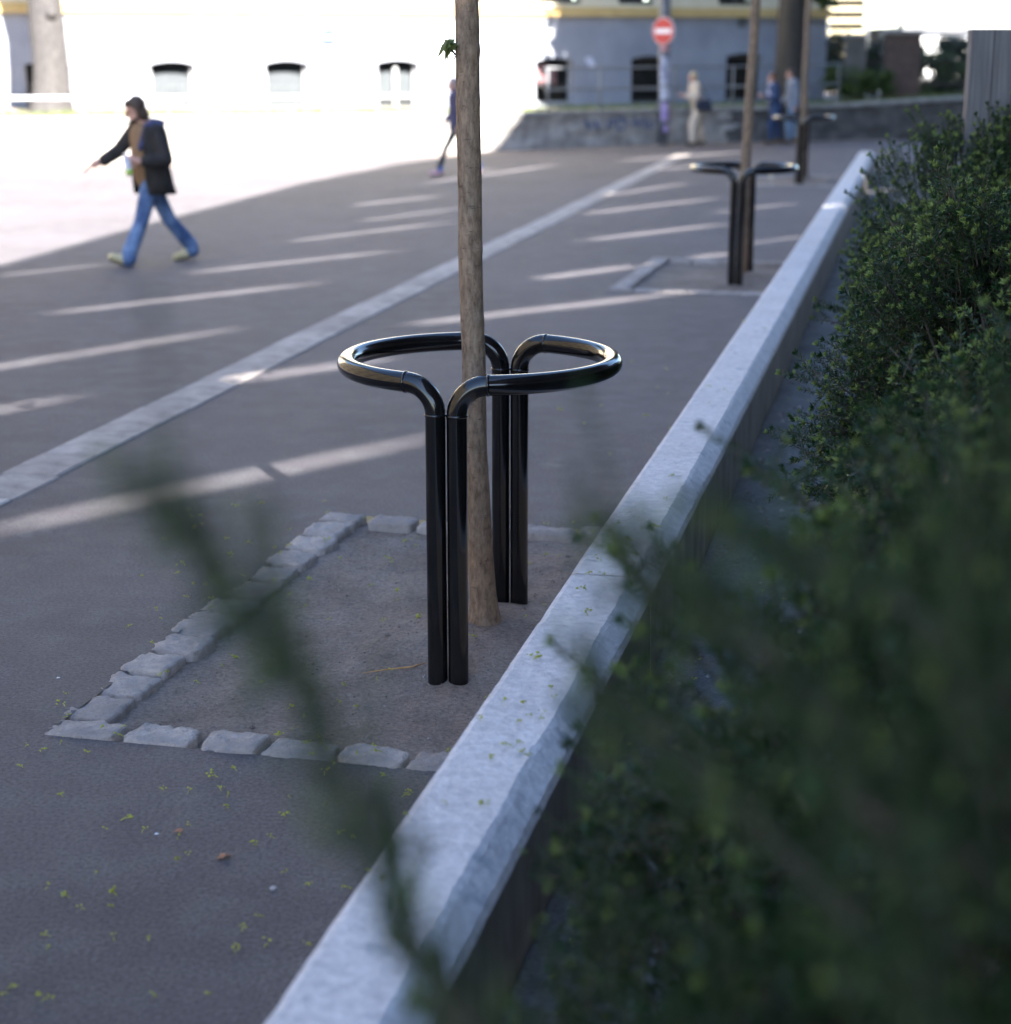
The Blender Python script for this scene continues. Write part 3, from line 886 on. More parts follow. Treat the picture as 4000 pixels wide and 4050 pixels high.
for a, b, w in slots:
    a, b = Vector((*a, 0)), Vector((*b, 0)); d = (b - a).normalized(); n_ = Vector((-d.y, d.x, 0)); w *= 1.35
    hs.append([up(p_) for p_ in (a, lerp(a, b, .14) - n_ * w * .45, lerp(a, b, .7) - n_ * w * .5, b, lerp(a, b, .7) + n_ * w * .5, lerp(a, b, .14) + n_ * w * .45)])
added_roof = empty('added_roof', ST(6, 10, 0))  # added for its shadow; slots stand in for sun reflected by windows
tag(added_roof, 'added unseen roof sheet, slotted to cast the street shade and sun streaks', 'added_roof')
outer = [up(p_) for p_ in edge] + [up((q.x, q.y)) for q in back]
v, f = poly_with_holes(outer, hs)
mk('roof', v, f, M['roof_sheet'], added_roof)
bpy.data.objects[added_roof.children[0].name].location = -added_roof.location
for s_ in range(-16, 52, 8):
    mb = MB(); q = ST(19.5, s_) - added_roof.location; q.z = 0
    mb.tube([q, q + Vector((0, 0, ZC - .03))], .12, 12); mb.build('added_column', M['pole'], added_roof, True)
def block(name, label, c0, along, depth, n_len, hgt, mat, storeys, bays, nd):
    """a plain town house block: c0 corner, along = unit vector of the street front, nd = unit vector pointing back"""
    b_ = empty(name, c0); tag(b_, label, 'building')
    def P(a, d, z): return along * a + nd * d + Vector((0, 0, z))
    def bx(name_, a0, a1, d0, d1, z0, z1, m_):
        mb = MB(); mb.add([P(a0, d0, z0), P(a1, d0, z0), P(a1, d1, z0), P(a0, d1, z0), P(a0, d0, z1), P(a1, d0, z1), P(a1, d1, z1), P(a0, d1, z1)],
                          [[3, 2, 1, 0], [4, 5, 6, 7], [0, 1, 5, 4], [1, 2, 6, 5], [2, 3, 7, 6], [3, 0, 4, 7]]); return mb.build(name_, m_, b_)
    bx('wall', 0, n_len, 0, depth, 0, hgt, mat)
    bx('roof', -.3, n_len + .3, -.4, depth + .3, hgt, hgt + .35, M['roof_sheet'])
    sh = hgt / storeys; bw = n_len / bays
    for i in range(storeys):
        for j in range(bays):
            a0 = bw * (j + .32); a1 = bw * (j + .68); z0 = sh * i + .9; z1 = z0 + sh * .55
            w_ = bx('window', a0, a1, -.03, -.004, z0, z1, M['frame_dark'])
    return b_
c_, k_ = math.cos(R(TH)), math.sin(R(TH)); SV = Vector((k_, c_, 0)); RV = Vector((c_, -k_, 0))
block('brick_block', 'brick house block behind the added roof, outside the picture', ST(22, -30), SV, 10, 96, 18.5, M['brick'], 6, 22, RV)
tanb = block('tan_block', 'sunlit tan house block left of the street, mirrored in the tree guard', ST(-14.5, -30), SV, 10, 50, 13, M['tan'], 4, 15, -RV)

# ---------------------------------------------------------------- end of the street: terrace wall, house, fence
WL = [(-16, 31.0), (-9.4, 33.2), (-5.0, 35.6), (-2.2, 37.9), (-0.05, 39.6), (1.6, 41.1), (3.6, 42.6), (6.0, 43.5), (8.2, 44.3), (11.0, 45.0), (16.0, 45.8), (26, 46.5)]
WT = [0.86, .84, .80, .76, .72, .72, .72, .74, .78, .92, 1.05, 1.1]
def poly_pts(step):
    out = []
    for (a, ha), (b, hb) in zip(zip(WL[:-1], WT[:-1]), zip(WL[1:], WT[1:])):
        L = math.hypot(b[0] - a[0], b[1] - a[1]); n = max(1, int(L / step))
        for k in range(n): t = k / n; out.append((lerp(a[0], b[0], t), lerp(a[1], b[1], t), lerp(ha, hb, t)))
    out.append((*WL[-1], WT[-1])); return out
pp = poly_pts(.09)
rw = empty('retaining_wall', (0, 40, 0)); tag(rw, 'low rubble stone terrace wall with blue graffiti across the far end of the street', 'wall')
V = []; F = []
nr = 10
for i, (x, y, h) in enumerate(pp):
    a = pp[max(i - 1, 0)]; b = pp[min(i + 1, len(pp) - 1)]
    t = Vector((b[0] - a[0], b[1] - a[1], 0)).normalized(); n_ = Vector((t.y, -t.x, 0))
    for j in range(nr + 1):
        z = h * j / nr - (0.05 if j == 0 else 0)
        c = noise.cell(Vector((i * .22, j * .55 + .3 * int(i * .22), 1))) * .03 + nz(x * 4, z * 6, y) * .03
        V.append(Vector((x, y - 40, z)) + n_ * c)
    V.append(Vector((x, y - 40, h)) - n_ * .35)
m = nr + 2
for i in range(len(pp) - 1):
    for j in range(m - 1): F.append([i * m + j, (i + 1) * m + j, (i + 1) * m + j + 1, i * m + j + 1])
mk('face', V, F, [M['stone_wall'], M['stone_shaded']], rw, smooth=True, midx=[(1 if pp[i][0] > 5.2 + .6 * nz(j * .9, 3) else 0) for i in range(len(pp) - 1) for j in range(m - 1)])  # tree shade on the right end is put into the stone colour
# coping stones, one by one
dist = 0; cop = poly_pts(.55)
for (a, b) in zip(cop[:-1], cop[1:]):
    t = Vector((b[0] - a[0], b[1] - a[1], 0)); L = t.length; t.normalize(); n_ = Vector((t.y, -t.x, 0))
    P0_ = Vector((a[0], a[1] - 40, 0)); h0, h1 = a[2], b[2]
    q = [P0_ + t * .008 + n_ * .06, P0_ + t * (L - .008) + n_ * .06, P0_ + t * (L - .008) - n_ * .34, P0_ + t * .008 - n_ * .34]
    hh = [h0, h1, h1, h0]
    vv = [p_ + Vector((0, 0, z + .004)) for p_, z in zip(q, hh)] + [p_ + Vector((0, 0, z + .085)) for p_, z in zip(q, hh)]
    mk('coping_stone', vv, [[3, 2, 1, 0], [4, 5, 6, 7], [0, 1, 5, 4], [1, 2, 6, 5], [2, 3, 7, 6], [3, 0, 4, 7]], M['coping'], rw)
# graffiti: wide blue strokes on the wall face
def wall_at(x):
    for a, b in zip(WL[:-1], WL[1:]):
        if a[0] <= x <= b[0]:
            t = (x - a[0]) / (b[0] - a[0]); d = Vector((b[0] - a[0], b[1] - a[1], 0)).normalized()
            return Vector((x, lerp(a[1], b[1], t) - 40, 0)), Vector((d.y, -d.x, 0))
rnd = random.Random(4)
for (xs, zs_) in (((1.75, 1.85, 1.95, 2.05, 2.15), (.60, .40, .58, .38, .60)), ((2.25, 2.32, 2.42, 2.40, 2.28), (.36, .6, .55, .45, .44)), ((2.5, 2.52, 2.66, 2.7, 2.55), (.62, .36, .36, .56, .62)),
                  ((2.82, 2.92, 3.0, 3.1, 3.18), (.38, .62, .4, .62, .38)), ((3.28, 3.26, 3.36, 3.45), (.62, .40, .38, .62))):
    V = []; F = []
    for k, (x, z) in enumerate(zip(xs, zs_)):
        p_, n_ = wall_at(x); d = Vector((-n_.y, n_.x, 0)) * .03 + Vector((0, 0, .025))
        V += [p_ + n_ * .062 + Vector((0, 0, z)) - d, p_ + n_ * .062 + Vector((0, 0, z)) + d]
        if k: F.append([2 * k - 2, 2 * k - 1, 2 * k + 1, 2 * k])
    mk('graffiti', V, F, M['spray_blue'], rw)
# dusty verge along the foot of the wall
V = []
for (x, y, h) in poly_pts(.4):
    p_, n_ = wall_at(min(max(x, -15.9), 25.9)); q = Vector((x, y, .005)); V += [q, q + n_ * (1.0 + .35 * nz(x * .9, 2.2))]
tag(mk('verge', V, [[2 * k, 2 * k + 1, 2 * k + 3, 2 * k + 2] for k in range(len(V) // 2 - 1)], M['pit_soil']), kind='structure')
# terrace ground behind the wall
V = []; F = []
for (x, y, h) in poly_pts(.8):
    V += [Vector((x, y + .30, h + .03)), Vector((x + 2.5, y + 26, h + .03))]
F = [[2 * k, 2 * k + 2, 2 * k + 3, 2 * k + 1] for k in range(len(V) // 2 - 1)]
terr = tag(mk('terrace', V, F, M['pit_soil']), kind='structure')
# grass along the terrace edge
gp = poly_pts(.05); nb = 9000
rg = np.random.default_rng(9)
ii = rg.integers(0, len(gp), nb); base = np.array(gp)[ii]
base[:, 1] += rg.uniform(.25, 2.4, nb) ** 1.2; base[:, 0] += rg.uniform(-.1, .1, nb); base[:, 2] += .02
hgt = rg.uniform(.05, .17, nb); a = rg.uniform(0, 6.28, nb); w = .012
dx = np.stack([np.cos(a) * w, np.sin(a) * w, np.zeros(nb)], 1); tip = base + np.stack([np.cos(a + 1) * .04, np.sin(a + 1) * .04, hgt], 1)
V = np.stack([base - dx, base + dx, tip + dx * .3, tip - dx * .3], 1).reshape(-1, 3)
gr = quads_np('grass', V, np.arange(nb * 4).reshape(-1, 4), M['grass'])
tag(gr, 'strip of grass growing along the top of the stone terrace wall', 'grass', kind='stuff')

# ---- the house
HP0 = Vector((3.68, 46.0, 0)); HE = Vector((.938, .346, 0)).normalized(); HN = Vector((HE.y, -HE.x, 0))
house = empty('town_house', HP0); house.rotation_euler = (0, 0, math.atan2(HE.y, HE.x))
tag(house, 'pale rendered town house with ochre ledge and arched basement windows', 'building')
# local frame: x along the front, y back into the house, z up
WIN = [(-12.44, .70, 1.86), (-9.80, .70, 1.87), (-7.13, .72, 1.88), (-3.14, .82, 1.92), (-.61, .85, 1.97), (2.0, .90, 2.03), (-15.2, .7, 1.86), (-17.9, .7, 1.86)]
A0, A1 = -26.0, 4.85
ZL, ZU = 2.90, 3.12
UPW = [(-17.2, -16.1), (-14.95, -13.95), (-12.5, -11.4), (-9.9, -8.8), (-7.2, -6.1), (-5.2, -4.1), (-3.1, -1.93), (-.97, .0), (1.75, 2.85)]
xs = sorted([A0, A1] + [w_[0] for w_ in WIN] + [w_[0] + 1.0 for w_ in WIN])
AR = .075
mb = MB()
def front(x0, x1, z0, z1): mb.add([(x0, 0, z0), (x1, 0, z0), (x1, 0, z1), (x0, 0, z1)], [[0, 1, 2, 3]])
for x0, x1 in zip(xs[:-1], xs[1:]):
    w_ = next((q for q in WIN if abs(q[0] - x0) < 1e-6), None)
    if w_ is None: front(x0, x1, .3, ZL + .1)
    else:
        front(x0, x1, .3, w_[1])
        n = 10
        arc = [(x0 + k / n, w_[2] - AR + AR * (1 - (2 * k / n - 1) ** 2)) for k in range(n + 1)]
        for (xa, za), (xb, zb) in zip(arc[:-1], arc[1:]):
            mb.add([(xa, 0, za), (xb, 0, zb), (xb, 0, ZL + .1), (xa, 0, ZL + .1)], [[0, 1, 2, 3]])
            mb.add([(xa, 0, za), (xb, 0, zb), (xb, .3, zb), (xa, .3, za)], [[3, 2, 1, 0]])
        mb.add([(x0, 0, w_[1]), (x0, .3, w_[1]), (x0, .3, w_[2]), (x0, 0, w_[2] - AR)], [[0, 1, 2, 3]])
        mb.add([(x1, 0, w_[1]), (x1, .3, w_[1]), (x1, .3, w_[2]), (x1, 0, w_[2] - AR)], [[3, 2, 1, 0]])
        mb.add([(x0, -.02, w_[1]), (x1, -.02, w_[1]), (x1, .3, w_[1]), (x0, .3, w_[1])], [[0, 1, 2, 3]])
mb.add([(A1, 0, .3), (A1, 10, .3), (A1, 10, 3.0), (A1, 0, 3.0)], [[0, 1, 2, 3]])
mb.build('plinth_wall', M['render_grey'], house)
mb = MB()
xs = sorted([A0, A1] + [t for q in UPW for t in q])
for x0, x1 in zip(xs[:-1], xs[1:]):
    w_ = any(abs(q[0] - x0) < 1e-6 for q in UPW)
    if not w_: mb.add([(x0, .03, ZU), (x1, .03, ZU), (x1, .03, 12), (x0, .03, 12)], [[0, 1, 2, 3]])
    else:
        mb.add([(x0, .03, ZU), (x1, .03, ZU), (x1, .03, 3.2), (x0, .03, 3.2)], [[0, 1, 2, 3]])
        mb.add([(x0, .03, 5.0), (x1, .03, 5.0), (x1, .03, 12), (x0, .03, 12)], [[0, 1, 2, 3]])
        mb.add([(x0, .03, 3.2), (x0, .3, 3.2), (x0, .3, 5), (x0, .03, 5)], [[0, 1, 2, 3]]); mb.add([(x1, .03, 3.2), (x1, .3, 3.2), (x1, .3, 5), (x1, .03, 5)], [[3, 2, 1, 0]])
mb.add([(A1, .03, 3), (A1, 10, 3), (A1, 10, 12), (A1, .03, 12)], [[0, 1, 2, 3]])
mb.build('upper_wall', M['cream'], house)
mb = MB(); mb.box((A0, -.10, ZL), (A1 + .1, .25, ZL + .11)); mb.box((A0, -.055, ZL + .112), (A1 + .05, .25, ZU)); mb.build('ledge', M['yellow'], house)
mb = MB(); mb.box((A0, -.4, 12), (A1 + .4, 10.4, 12.4)); mb.build('roof', M['roof_sheet'], house)
for k, (x0, z0, z1) in enumerate(WIN):
    lit = k in (0, 1, 2, 3, 6, 7); fm = M['frame_white'] if lit else M['frame_dark']
    mb = MB()
    y = .20
    for a, b in (((x0, z0), (x0 + .07, z1 - .01)), ((x0 + .93, z0), (x0 + 1, z1 - .01)), ((x0 + .07, z0), (x0 + .93, z0 + .07)), ((x0 + .07, z1 - .14), (x0 + .93, z1 - .01)))[:3 if lit else 4]:
        mb.box((a[0], y, a[1]), (b[0], y + .06, b[1]))
    if k == 2:
        mb.box((x0 + .45, y - .004, z0 + .07), (x0 + .55, y + .058, z1 - .14)); mb.box((x0 + .07, y + .002, z0 + .27), (x0 + .45, y + .05, z0 + .37)); mb.box((x0 + .55, y + .002, z0 + .27), (x0 + .93, y + .05, z0 + .37))
    win = mb.build('window', fm, house)
    mb = MB(); mb.add([(x0 + .05, y + .03, z0 + .05), (x0 + .95, y + .03, z0 + .05), (x0 + .95, y + .03, z1 - .05), (x0 + .05, y + .03, z1 - .05)], [[0, 1, 2, 3]])
    mb.build('pane', M['glass'], win)
    mb = MB(); mb.box((x0 - .2, .75, z0 - .3), (x0 + 1.2, .8, z1 + .3)); mb.build('room_back', M['room'], win)
    if k in (0, 1, 2):
        for c0, c1 in ((.03, .97),):
            V = []; n = 24
            for q in range(n + 1):
                xx = x0 + lerp(c0, c1, q / n); yy = y + .12 + .02 * math.sin(q * 2.1)
                V += [(xx, yy, z0 + .1), (xx, yy, z1 - .24)]
            mk('curtain', V, [[2 * q, 2 * q + 2, 2 * q + 3, 2 * q + 1] for q in range(n)], M['curtain'], win, True)
    if k == 3:
        V = []; n = 24
        for q in range(n + 1):
            xx = x0 + lerp(.04, .66, q / n); yy = y + .1 + .03 * math.sin(q * 1.3)
            V += [(xx, yy, z0 + .50 + .08 * math.sin(q * .5)), (xx, yy, z1 - .12 - .10 * (q / n) ** 2)]
        mk('curtain', V, [[2 * q, 2 * q + 2, 2 * q + 3, 2 * q + 1] for q in range(n)], M['pink'], win, True)
        mb = MB(); mb.box((x0 + .07, y + .002, z0 + .42), (x0 + .93, y + .05, z0 + .47)); mb.build('glazing_bar', M['frame_dark'], win)
    if k in (4, 5):
        mb = MB(); mb.box((x0 + .07, y + .002, z0 + .30), (x0 + .93, y + .05, z0 + .35)); mb.build('glazing_bar', M['rail_steel'], win)
for x0, x1 in UPW:
    mb = MB(); mb.box((x0, .2, 3.2), (x1, .26, 3.29)); mb.box((x0, .2, 3.29), (x0 + .08, .26, 5)); mb.box((x1 - .08, .2, 3.29), (x1, .26, 5)); mb.box(((x0 + x1) / 2 - .05, .2, 3.29), ((x0 + x1) / 2 + .05, .26, 5))
    win = mb.build('window', M['frame_dark'], house)
    mb = MB(); mb.add([(x0, .23, 3.2), (x1, .23, 3.2), (x1, .23, 5), (x0, .23, 5)], [[0, 1, 2, 3]]); mb.build('pane', M['glass'], win)
    mb = MB(); mb.box((x0 - .1, .9, 3.0), (x1 + .1, .95, 5.2)); mb.build('room_back', M['room'], win)
for x0, z0, w_ in ((-6.8, 2.61, .28), (2.28, 2.65, .25)):
    mb = MB(); mb.box((x0, -.012, z0), (x0 + w_, .0, z0 + .26)); v_ = mb.build('vent', M['frame_dark'] if x0 > 0 else M['coping'], house)
    for q in range(6):
        mb = MB(); mb.box((x0 + .01, -.022, z0 + .015 + q * .041), (x0 + w_ - .01, -.013, z0 + .035 + q * .041)); mb.build('slat', M['rail_steel'] if x0 > 0 else M['frame_white'], v_)
mb = MB(); mb.box((-1.84, -.02, 1.69), (-1.60, -.003, 1.94)); mb.build('wall_plate', M['paper_white'], house)

# ---- handrail on the terrace wall: every section a thing with posts and two rails
def handrail(x0, x1, mat, label, posts, back_=.18):
    o = empty('handrail', wall_at(x0)[0] + Vector((0, 40, 0))); tag(o, label, 'railing', 'handrails on the terrace wall')
    rails = [[], []]
    n = int((x1 - x0) / .5)
    def at(x):
        p_, n_ = wall_at(x); h = float(np.interp(x, [q[0] for q in WL], WT)) + .08
        return p_ - n_ * back_ + Vector((0, 40, h)) - o.location
    for k in range(n + 1):
        p_ = at(lerp(x0, x1, k / n)); rails[0].append(p_ + Vector((0, 0, .92))); rails[1].append(p_ + Vector((0, 0, .46)))
    for r_ in rails:
        v, f = tube_vf(r_, .024, 8); mk('rail', v, f, mat, o, True)
    for x in posts:
        p_ = at(x); v, f = tube_vf([p_ - Vector((0, 0, .06)), p_ + Vector((0, 0, .92))], .026, 8); mk('post', v, f, mat, o, True)
handrail(1.0, 8.1, M['rail_steel'], 'grey tubular handrail on the shaded part of the terrace wall', [1.05, 2.25, 4.0, 5.4, 6.9, 8.05])
def low_rail(x0, x1, posts):
    o = empty('handrail', wall_at(x0)[0] + Vector((0, 40, 0))); tag(o, 'low pale rail on the sunlit part of the terrace wall', 'railing', 'handrails on the terrace wall')
    def at(x):
        p_, n_ = wall_at(x); h = float(np.interp(x, [q[0] for q in WL], WT)) + .08
        return p_ - n_ * .18 + Vector((0, 40, h)) - o.location
    v, f = tube_vf([at(lerp(x0, x1, k / 20)) + Vector((0, 0, .34)) for k in range(21)], .035, 8); mk('rail', v, f, M['rail_white'], o, True)
    for x in posts:
        p_ = at(x); v, f = tube_vf([p_ - Vector((0, 0, .06)), p_ + Vector((0, 0, .34))], .04, 8); mk('post', v, f, M['rail_white'], o, True)
low_rail(-11.5, -1.2, [-11, -7.75, -5.8, -3.5, -1.3])

# ---- two big old trees
def big_tree(loc, r0, bark, crown, label, seed, lean=(0, 0), nleaf=9000, flare=.25, leaf=.26):
    rnd = random.Random(seed)
    t = empty('old_tree', loc); tag(t, label, 'tree')
    pts = []; rad = []
    for k in range(40):
        z = -0.1 + k * .13; pts.append(Vector((lean[0] * z + nz(z * .5, seed) * .08, lean[1] * z, z))); rad.append(r0 * (1 - .045 * z + flare * math.exp(-z / .35)))
    v, f = tube_vf(pts, rad, 26, jit=lambda i, k: 1 + .08 * nz(math.cos(k * .2417) * 2, math.sin(k * .2417) * 2, i * .1 + seed) + .05 * nz(k * 1.1, i * .25, seed))
    tr = mk('trunk', v, f, bark, t, True)
    cs = []
    for k in range(9):
        a = k * 2.4 + seed; p0 = pts[-1 - (k % 4) * 3]; L = rnd.uniform(2.0, 3.6)
        c = Vector(crown[:3]) + Vector((math.cos(a), math.sin(a), rnd.uniform(-.5, .7))) * crown[3] * rnd.uniform(.35, .8)
        m_ = (p0 + c) / 2 + Vector((0, 0, .5)); v, f = tube_vf([p0, m_, c], [r0 * .42, r0 * .25, r0 * .08], 9); mk('limb', v, f, bark, t, True)
        cs.append(c)
    cl = []
    for k in range(60):
        d = Vector((rnd.gauss(0, 1), rnd.gauss(0, 1), rnd.gauss(0, .8))).normalized() * crown[3] * rnd.uniform(.3, 1.0)
        q = Vector(crown[:3]) + d; q.z = max(q.z, 4.6); cl.append(q)
    leaf_cloud('crown', cl + cs, [rnd.uniform(.7, 1.3) for _ in cl + cs], nleaf, leaf, M['leaf'], t, seed)
    if seed == 21:
        leaf_cloud('low_twig_leaves', [(.55, -.3, 2.55), (.75, -.35, 2.4), (.35, -.35, 2.5)], [.22, .2, .15], 160, .16, M['leaf'], t, 77)
        v, f = tube_vf([(.2, -.1, 2.9), (.45, -.25, 2.75), (.75, -.35, 2.4)], [.03, .015, .005], 6); mk('limb', v, f, bark, t, True)
    return t
tl = big_tree((-9.1, 37.0, .85), .36, M['bark_old'], (0, -.5, 13.5, 3.6), 'thick pale sunlit old tree trunk at the far left in front of the house', 12, flare=.32)
mb = MB(); q = Vector((.17, -.315, 1.95)); 
v, f = tube_vf([q + Vector((0, .05, 0)), q + Vector((.02, -.04, -.01)), q + Vector((.02, -.07, -.02))], [.12, .09, .045], 12); mk('knot', v, f, M['bark_old'], tl, True)
big_tree((6.72, 43.95, .80), .38, M['bark_dark'], (1.2, -4.9, 8.2, 4.0), 'dark shaded old tree trunk in front of the right end of the house', 21, (.02, 0), 34000, leaf=.36)

# ---- poles and signs
def disc(c, rad, y0, y1, n=40):
    mb = MB(); v = [(c[0] + rad * math.cos(2 * math.pi * k / n), y0, c[1] + rad * math.sin(2 * math.pi * k / n)) for k in range(n)] + [(c[0] + rad * math.cos(2 * math.pi * k / n), y1, c[1] + rad * math.sin(2 * math.pi * k / n)) for k in range(n)]
    mb.add(v, [list(range(n)), list(range(2 * n - 1, n - 1, -1))] + [[k + n, (k + 1) % n + n, (k + 1) % n, k] for k in range(n)]); return mb
pole = empty('street_pole', (3.60, 42.05, 0)); tag(pole, 'thick grey pole plastered with torn stickers carrying the no entry sign', 'pole')
v, f = tube_vf([(0, 0, -.1), (0, 0, 1.2), (-.01, 0, 2.5), (-.02, 0, 6.0)], [.118, .118, .13, .12], 20); mk('shaft', v, f, M['pole'], pole, True)
def wrap(name, z0, z1, a0, a1, mat, seed):
    V = []; n = 10; rr = .134
    for k in range(n + 1):
        a = lerp(a0, a1, k / n); j = nz(k * .9, seed) * .04
        V += [(math.cos(a) * rr - .005, math.sin(a) * rr, z0 + j), (math.cos(a) * rr - .005, math.sin(a) * rr, z1 - j)]
    mk(name, V, [[2 * k, 2 * k + 2, 2 * k + 3, 2 * k + 1] for k in range(n)], mat, pole, True)
wrap('sticker', 1.35, 1.98, R(225), R(330), M['paper_white'], 1); wrap('sticker', 1.02, 1.30, R(235), R(335), M['paper_white'], 2)
wrap('sticker', .55, .95, R(245), R(335), M['paper_purple'], 3); wrap('sticker', .30, .46, R(270), R(330), M['paper_purple'], 4); wrap('sticker', 2.08, 2.22, R(220), R(320), M['pink'], 5)
ne = empty('no_entry_sign', (3.55, 41.88, 2.52)); ne.rotation_euler = (0, 0, R(-42)); tag(ne, 'round red no entry sign with white bar on the sticker-covered pole', 'sign')
disc((0, 0), .30, -.012, .012).build('plate', M['white'], ne); disc((0, 0), .287, -.016, -.0125).build('red_field', M['red'], ne)
mb = MB(); mb.box((-.22, -.020, -.05), (.22, -.0165, .05)); mb.build('white_bar', M['white'], ne)
mb = MB(); mb.box((-.05, .0125, -.03), (.05, .05, .03)); mb.build('bracket', M['pole'], ne)
ow = empty('one_way_sign', (-3.50, 35.9, .80)); tag(ow, 'small blue one-way sign with white arrow pointing left on a thin post', 'sign')
v, f = tube_vf([(0, .03, -.06), (0, .03, 1.75)], .03, 10); mk('post', v, f, M['rail_white'], ow, True)
mb = MB(); mb.box((-.21, -.012, 1.41), (.21, -.002, 1.68)); mb.build('plate', M['blue'], ow)
mb = MB(); yy = -.016
mb.add([(-.17, yy, 1.545), (-.07, yy, 1.465), (-.07, yy, 1.515), (.17, yy, 1.515), (.17, yy, 1.575), (-.07, yy, 1.575), (-.07, yy, 1.625)], [[0, 1, 2, 5, 6], [2, 3, 4, 5]]); mb.build('arrow', M['white'], ow)

# ---- fence with masonry piers right of the house
def pier(x, y, w, z0, z1, mat, label, finial):
    o = empty('fence_pier', (x, y, z0)); tag(o, label, 'pier', 'masonry fence piers on the terrace')
    mb = MB(); mb.box((-w / 2, -.2, -.6), (w / 2, .2, z1 - z0)); mb.build('shaft', mat, o, bevel=.01)
    mb = MB(); mb.box((-w / 2 - .05, -.25, z1 - z0 + .002), (w / 2 + .05, .25, z1 - z0 + .09)); mb.build('cap', M['coping'], o, bevel=.01)
    if finial:
        v, f = tube_vf([(-.05, 0, z1 - z0 + .09), (-.05, 0, z1 - z0 + .14), (-.05, 0, z1 - z0 + .2), (-.05, 0, z1 - z0 + .26), (-.05, 0, z1 - z0 + .30)], [.09, .05, .075, .06, .01], 12); mk('finial', v, f, M['coping'], o, True)
pier(8.84, 47.0, .50, 1.2, 2.42, M['pier_dark'], 'grey masonry fence pier nearest the house', False)
pier(10.05, 47.2, .90, 1.2, 2.50, M['brick'], 'wide reddish fence pier with a finial on its cap', True)
pier(12.6, 47.6, .60, 1.2, 2.38, M['pier'], 'grey fence pier mostly hidden behind the concrete slab', False)
def iron_fence(x0, x1, y, z0, z1, label):
    o = empty('iron_fence', (x0, y, z0)); tag(o, label, 'fence', 'iron fence panels between the piers')
    L = x1 - x0
    for z in (.06, (z1 - z0) * .5, z1 - z0 - .14):
        mb = MB(); mb.box((0, -.02, z), (L, .02, z + .05)); mb.build('rail', M['frame_dark'], o)
    n = int(L / .11)
    for k in range(n):
        mb = MB(); xx = (k + .5) * L / n; mb.box((xx - .011, -.034, -.08), (xx + .011, -.0205, z1 - z0)); mb.build('bar', M['frame_dark'], o)
iron_fence(9.1, 9.59, 47.05, 1.2, 2.4, 'short dark iron fence panel between the two piers')
iron_fence(10.51, 12.29, 47.4, 1.2, 2.45, 'dark iron fence panel right of the wide reddish pier')
iron_fence(8.05, 8.58, 46.95, 1.2, 2.4, 'narrow dark iron fence panel between house and first pier')
# dark shrubs inside the fence
for (x, y, w, h, s_, lab) in ((8.3, 46.2, .55, .75, 31, 'small dark shrub at the foot of the first fence pier'), (9.25, 46.5, .6, .6, 32, 'low dark shrub before the short iron fence panel'), (11.4, 48.6, 1.1, 1.0, 33, 'broad dark shrub behind the iron fence')):
    o = empty('shrub', (x, y, .95)); tag(o, lab, 'shrub', 'shrubs along the fence')
    rnd = random.Random(s_); leaf_cloud('foliage', [(rnd.uniform(-w, w) * .6, rnd.uniform(-.25, .25), rnd.uniform(.15, h)) for _ in range(16)], [.22] * 16, 1500, .08, M['leaf'], o, s_)
    mb = MB()
    for k in range(5): mb.tube([(0, 0, -.05), (rnd.uniform(-.4, .4), rnd.uniform(-.2, .2), h * .8)], [.015, .004], 5)
    mb.build('stems', M['twig'], o, True)
# ---- sunlit buildings far behind the fence
fb = empty('louvred_building', (19.2, 96, 0)); tag(fb, 'far sunlit building with stacked pale louvres seen over the fence', 'building')
mb = MB(); mb.box((-4.6, .3, 0), (-.7, 8, 16)); mb.build('wall', M['room'], fb)
for k in range(26):
    zk = .6 + k * .58
    mb = MB(); mb.add([(-4.7, -.05, zk), (-.6, -.05, zk), (-.6, .24, zk + .2), (-4.7, .24, zk + .2), (-4.7, -.05, zk - .03), (-.6, -.05, zk - .03), (-.6, .24, zk + .17), (-4.7, .24, zk + .17)],
                      [[0, 1, 2, 3], [7, 6, 5, 4], [0, 4, 5, 1], [3, 2, 6, 7], [0, 3, 7, 4], [1, 5, 6, 2]]); mb.build('louvre', M['louvre'], fb)
for x in (-4.72, -2.65, -.58):
    mb = MB(); mb.box((x - .05, -.1, 0), (x + .05, .28, 16)); mb.build('mullion', M['rail_steel'], fb)
def low_house(x, y, w, d, h, mat, label, n):
    o = empty('far_house', (x, y, 0)); tag(o, label, 'building', 'far low buildings beyond the fence')
    mb = MB(); mb.box((-w / 2, 0, 0), (w / 2, d, h)); mb.build('wall', mat, o)
    mb = MB(); mb.box((-w / 2 - .2, -.3, h), (w / 2 + .2, d + .3, h + .22)); mb.build('roof', M['roof_sheet'], o)
    for k in range(n):
        x0 = -w / 2 + (k + .25) * w / n; mb = MB(); mb.box((x0, -.04, h * .3), (x0 + w / n * .5, -.004, h * .78)); win = mb.build('window', M['frame_dark'], o)
        mb = MB(); mb.box((x0 + .05, -.06, h * .3 + .05), (x0 + w / n * .5 - .05, -.045, h * .78 - .05)); mb.build('pane', M['glass'], win)
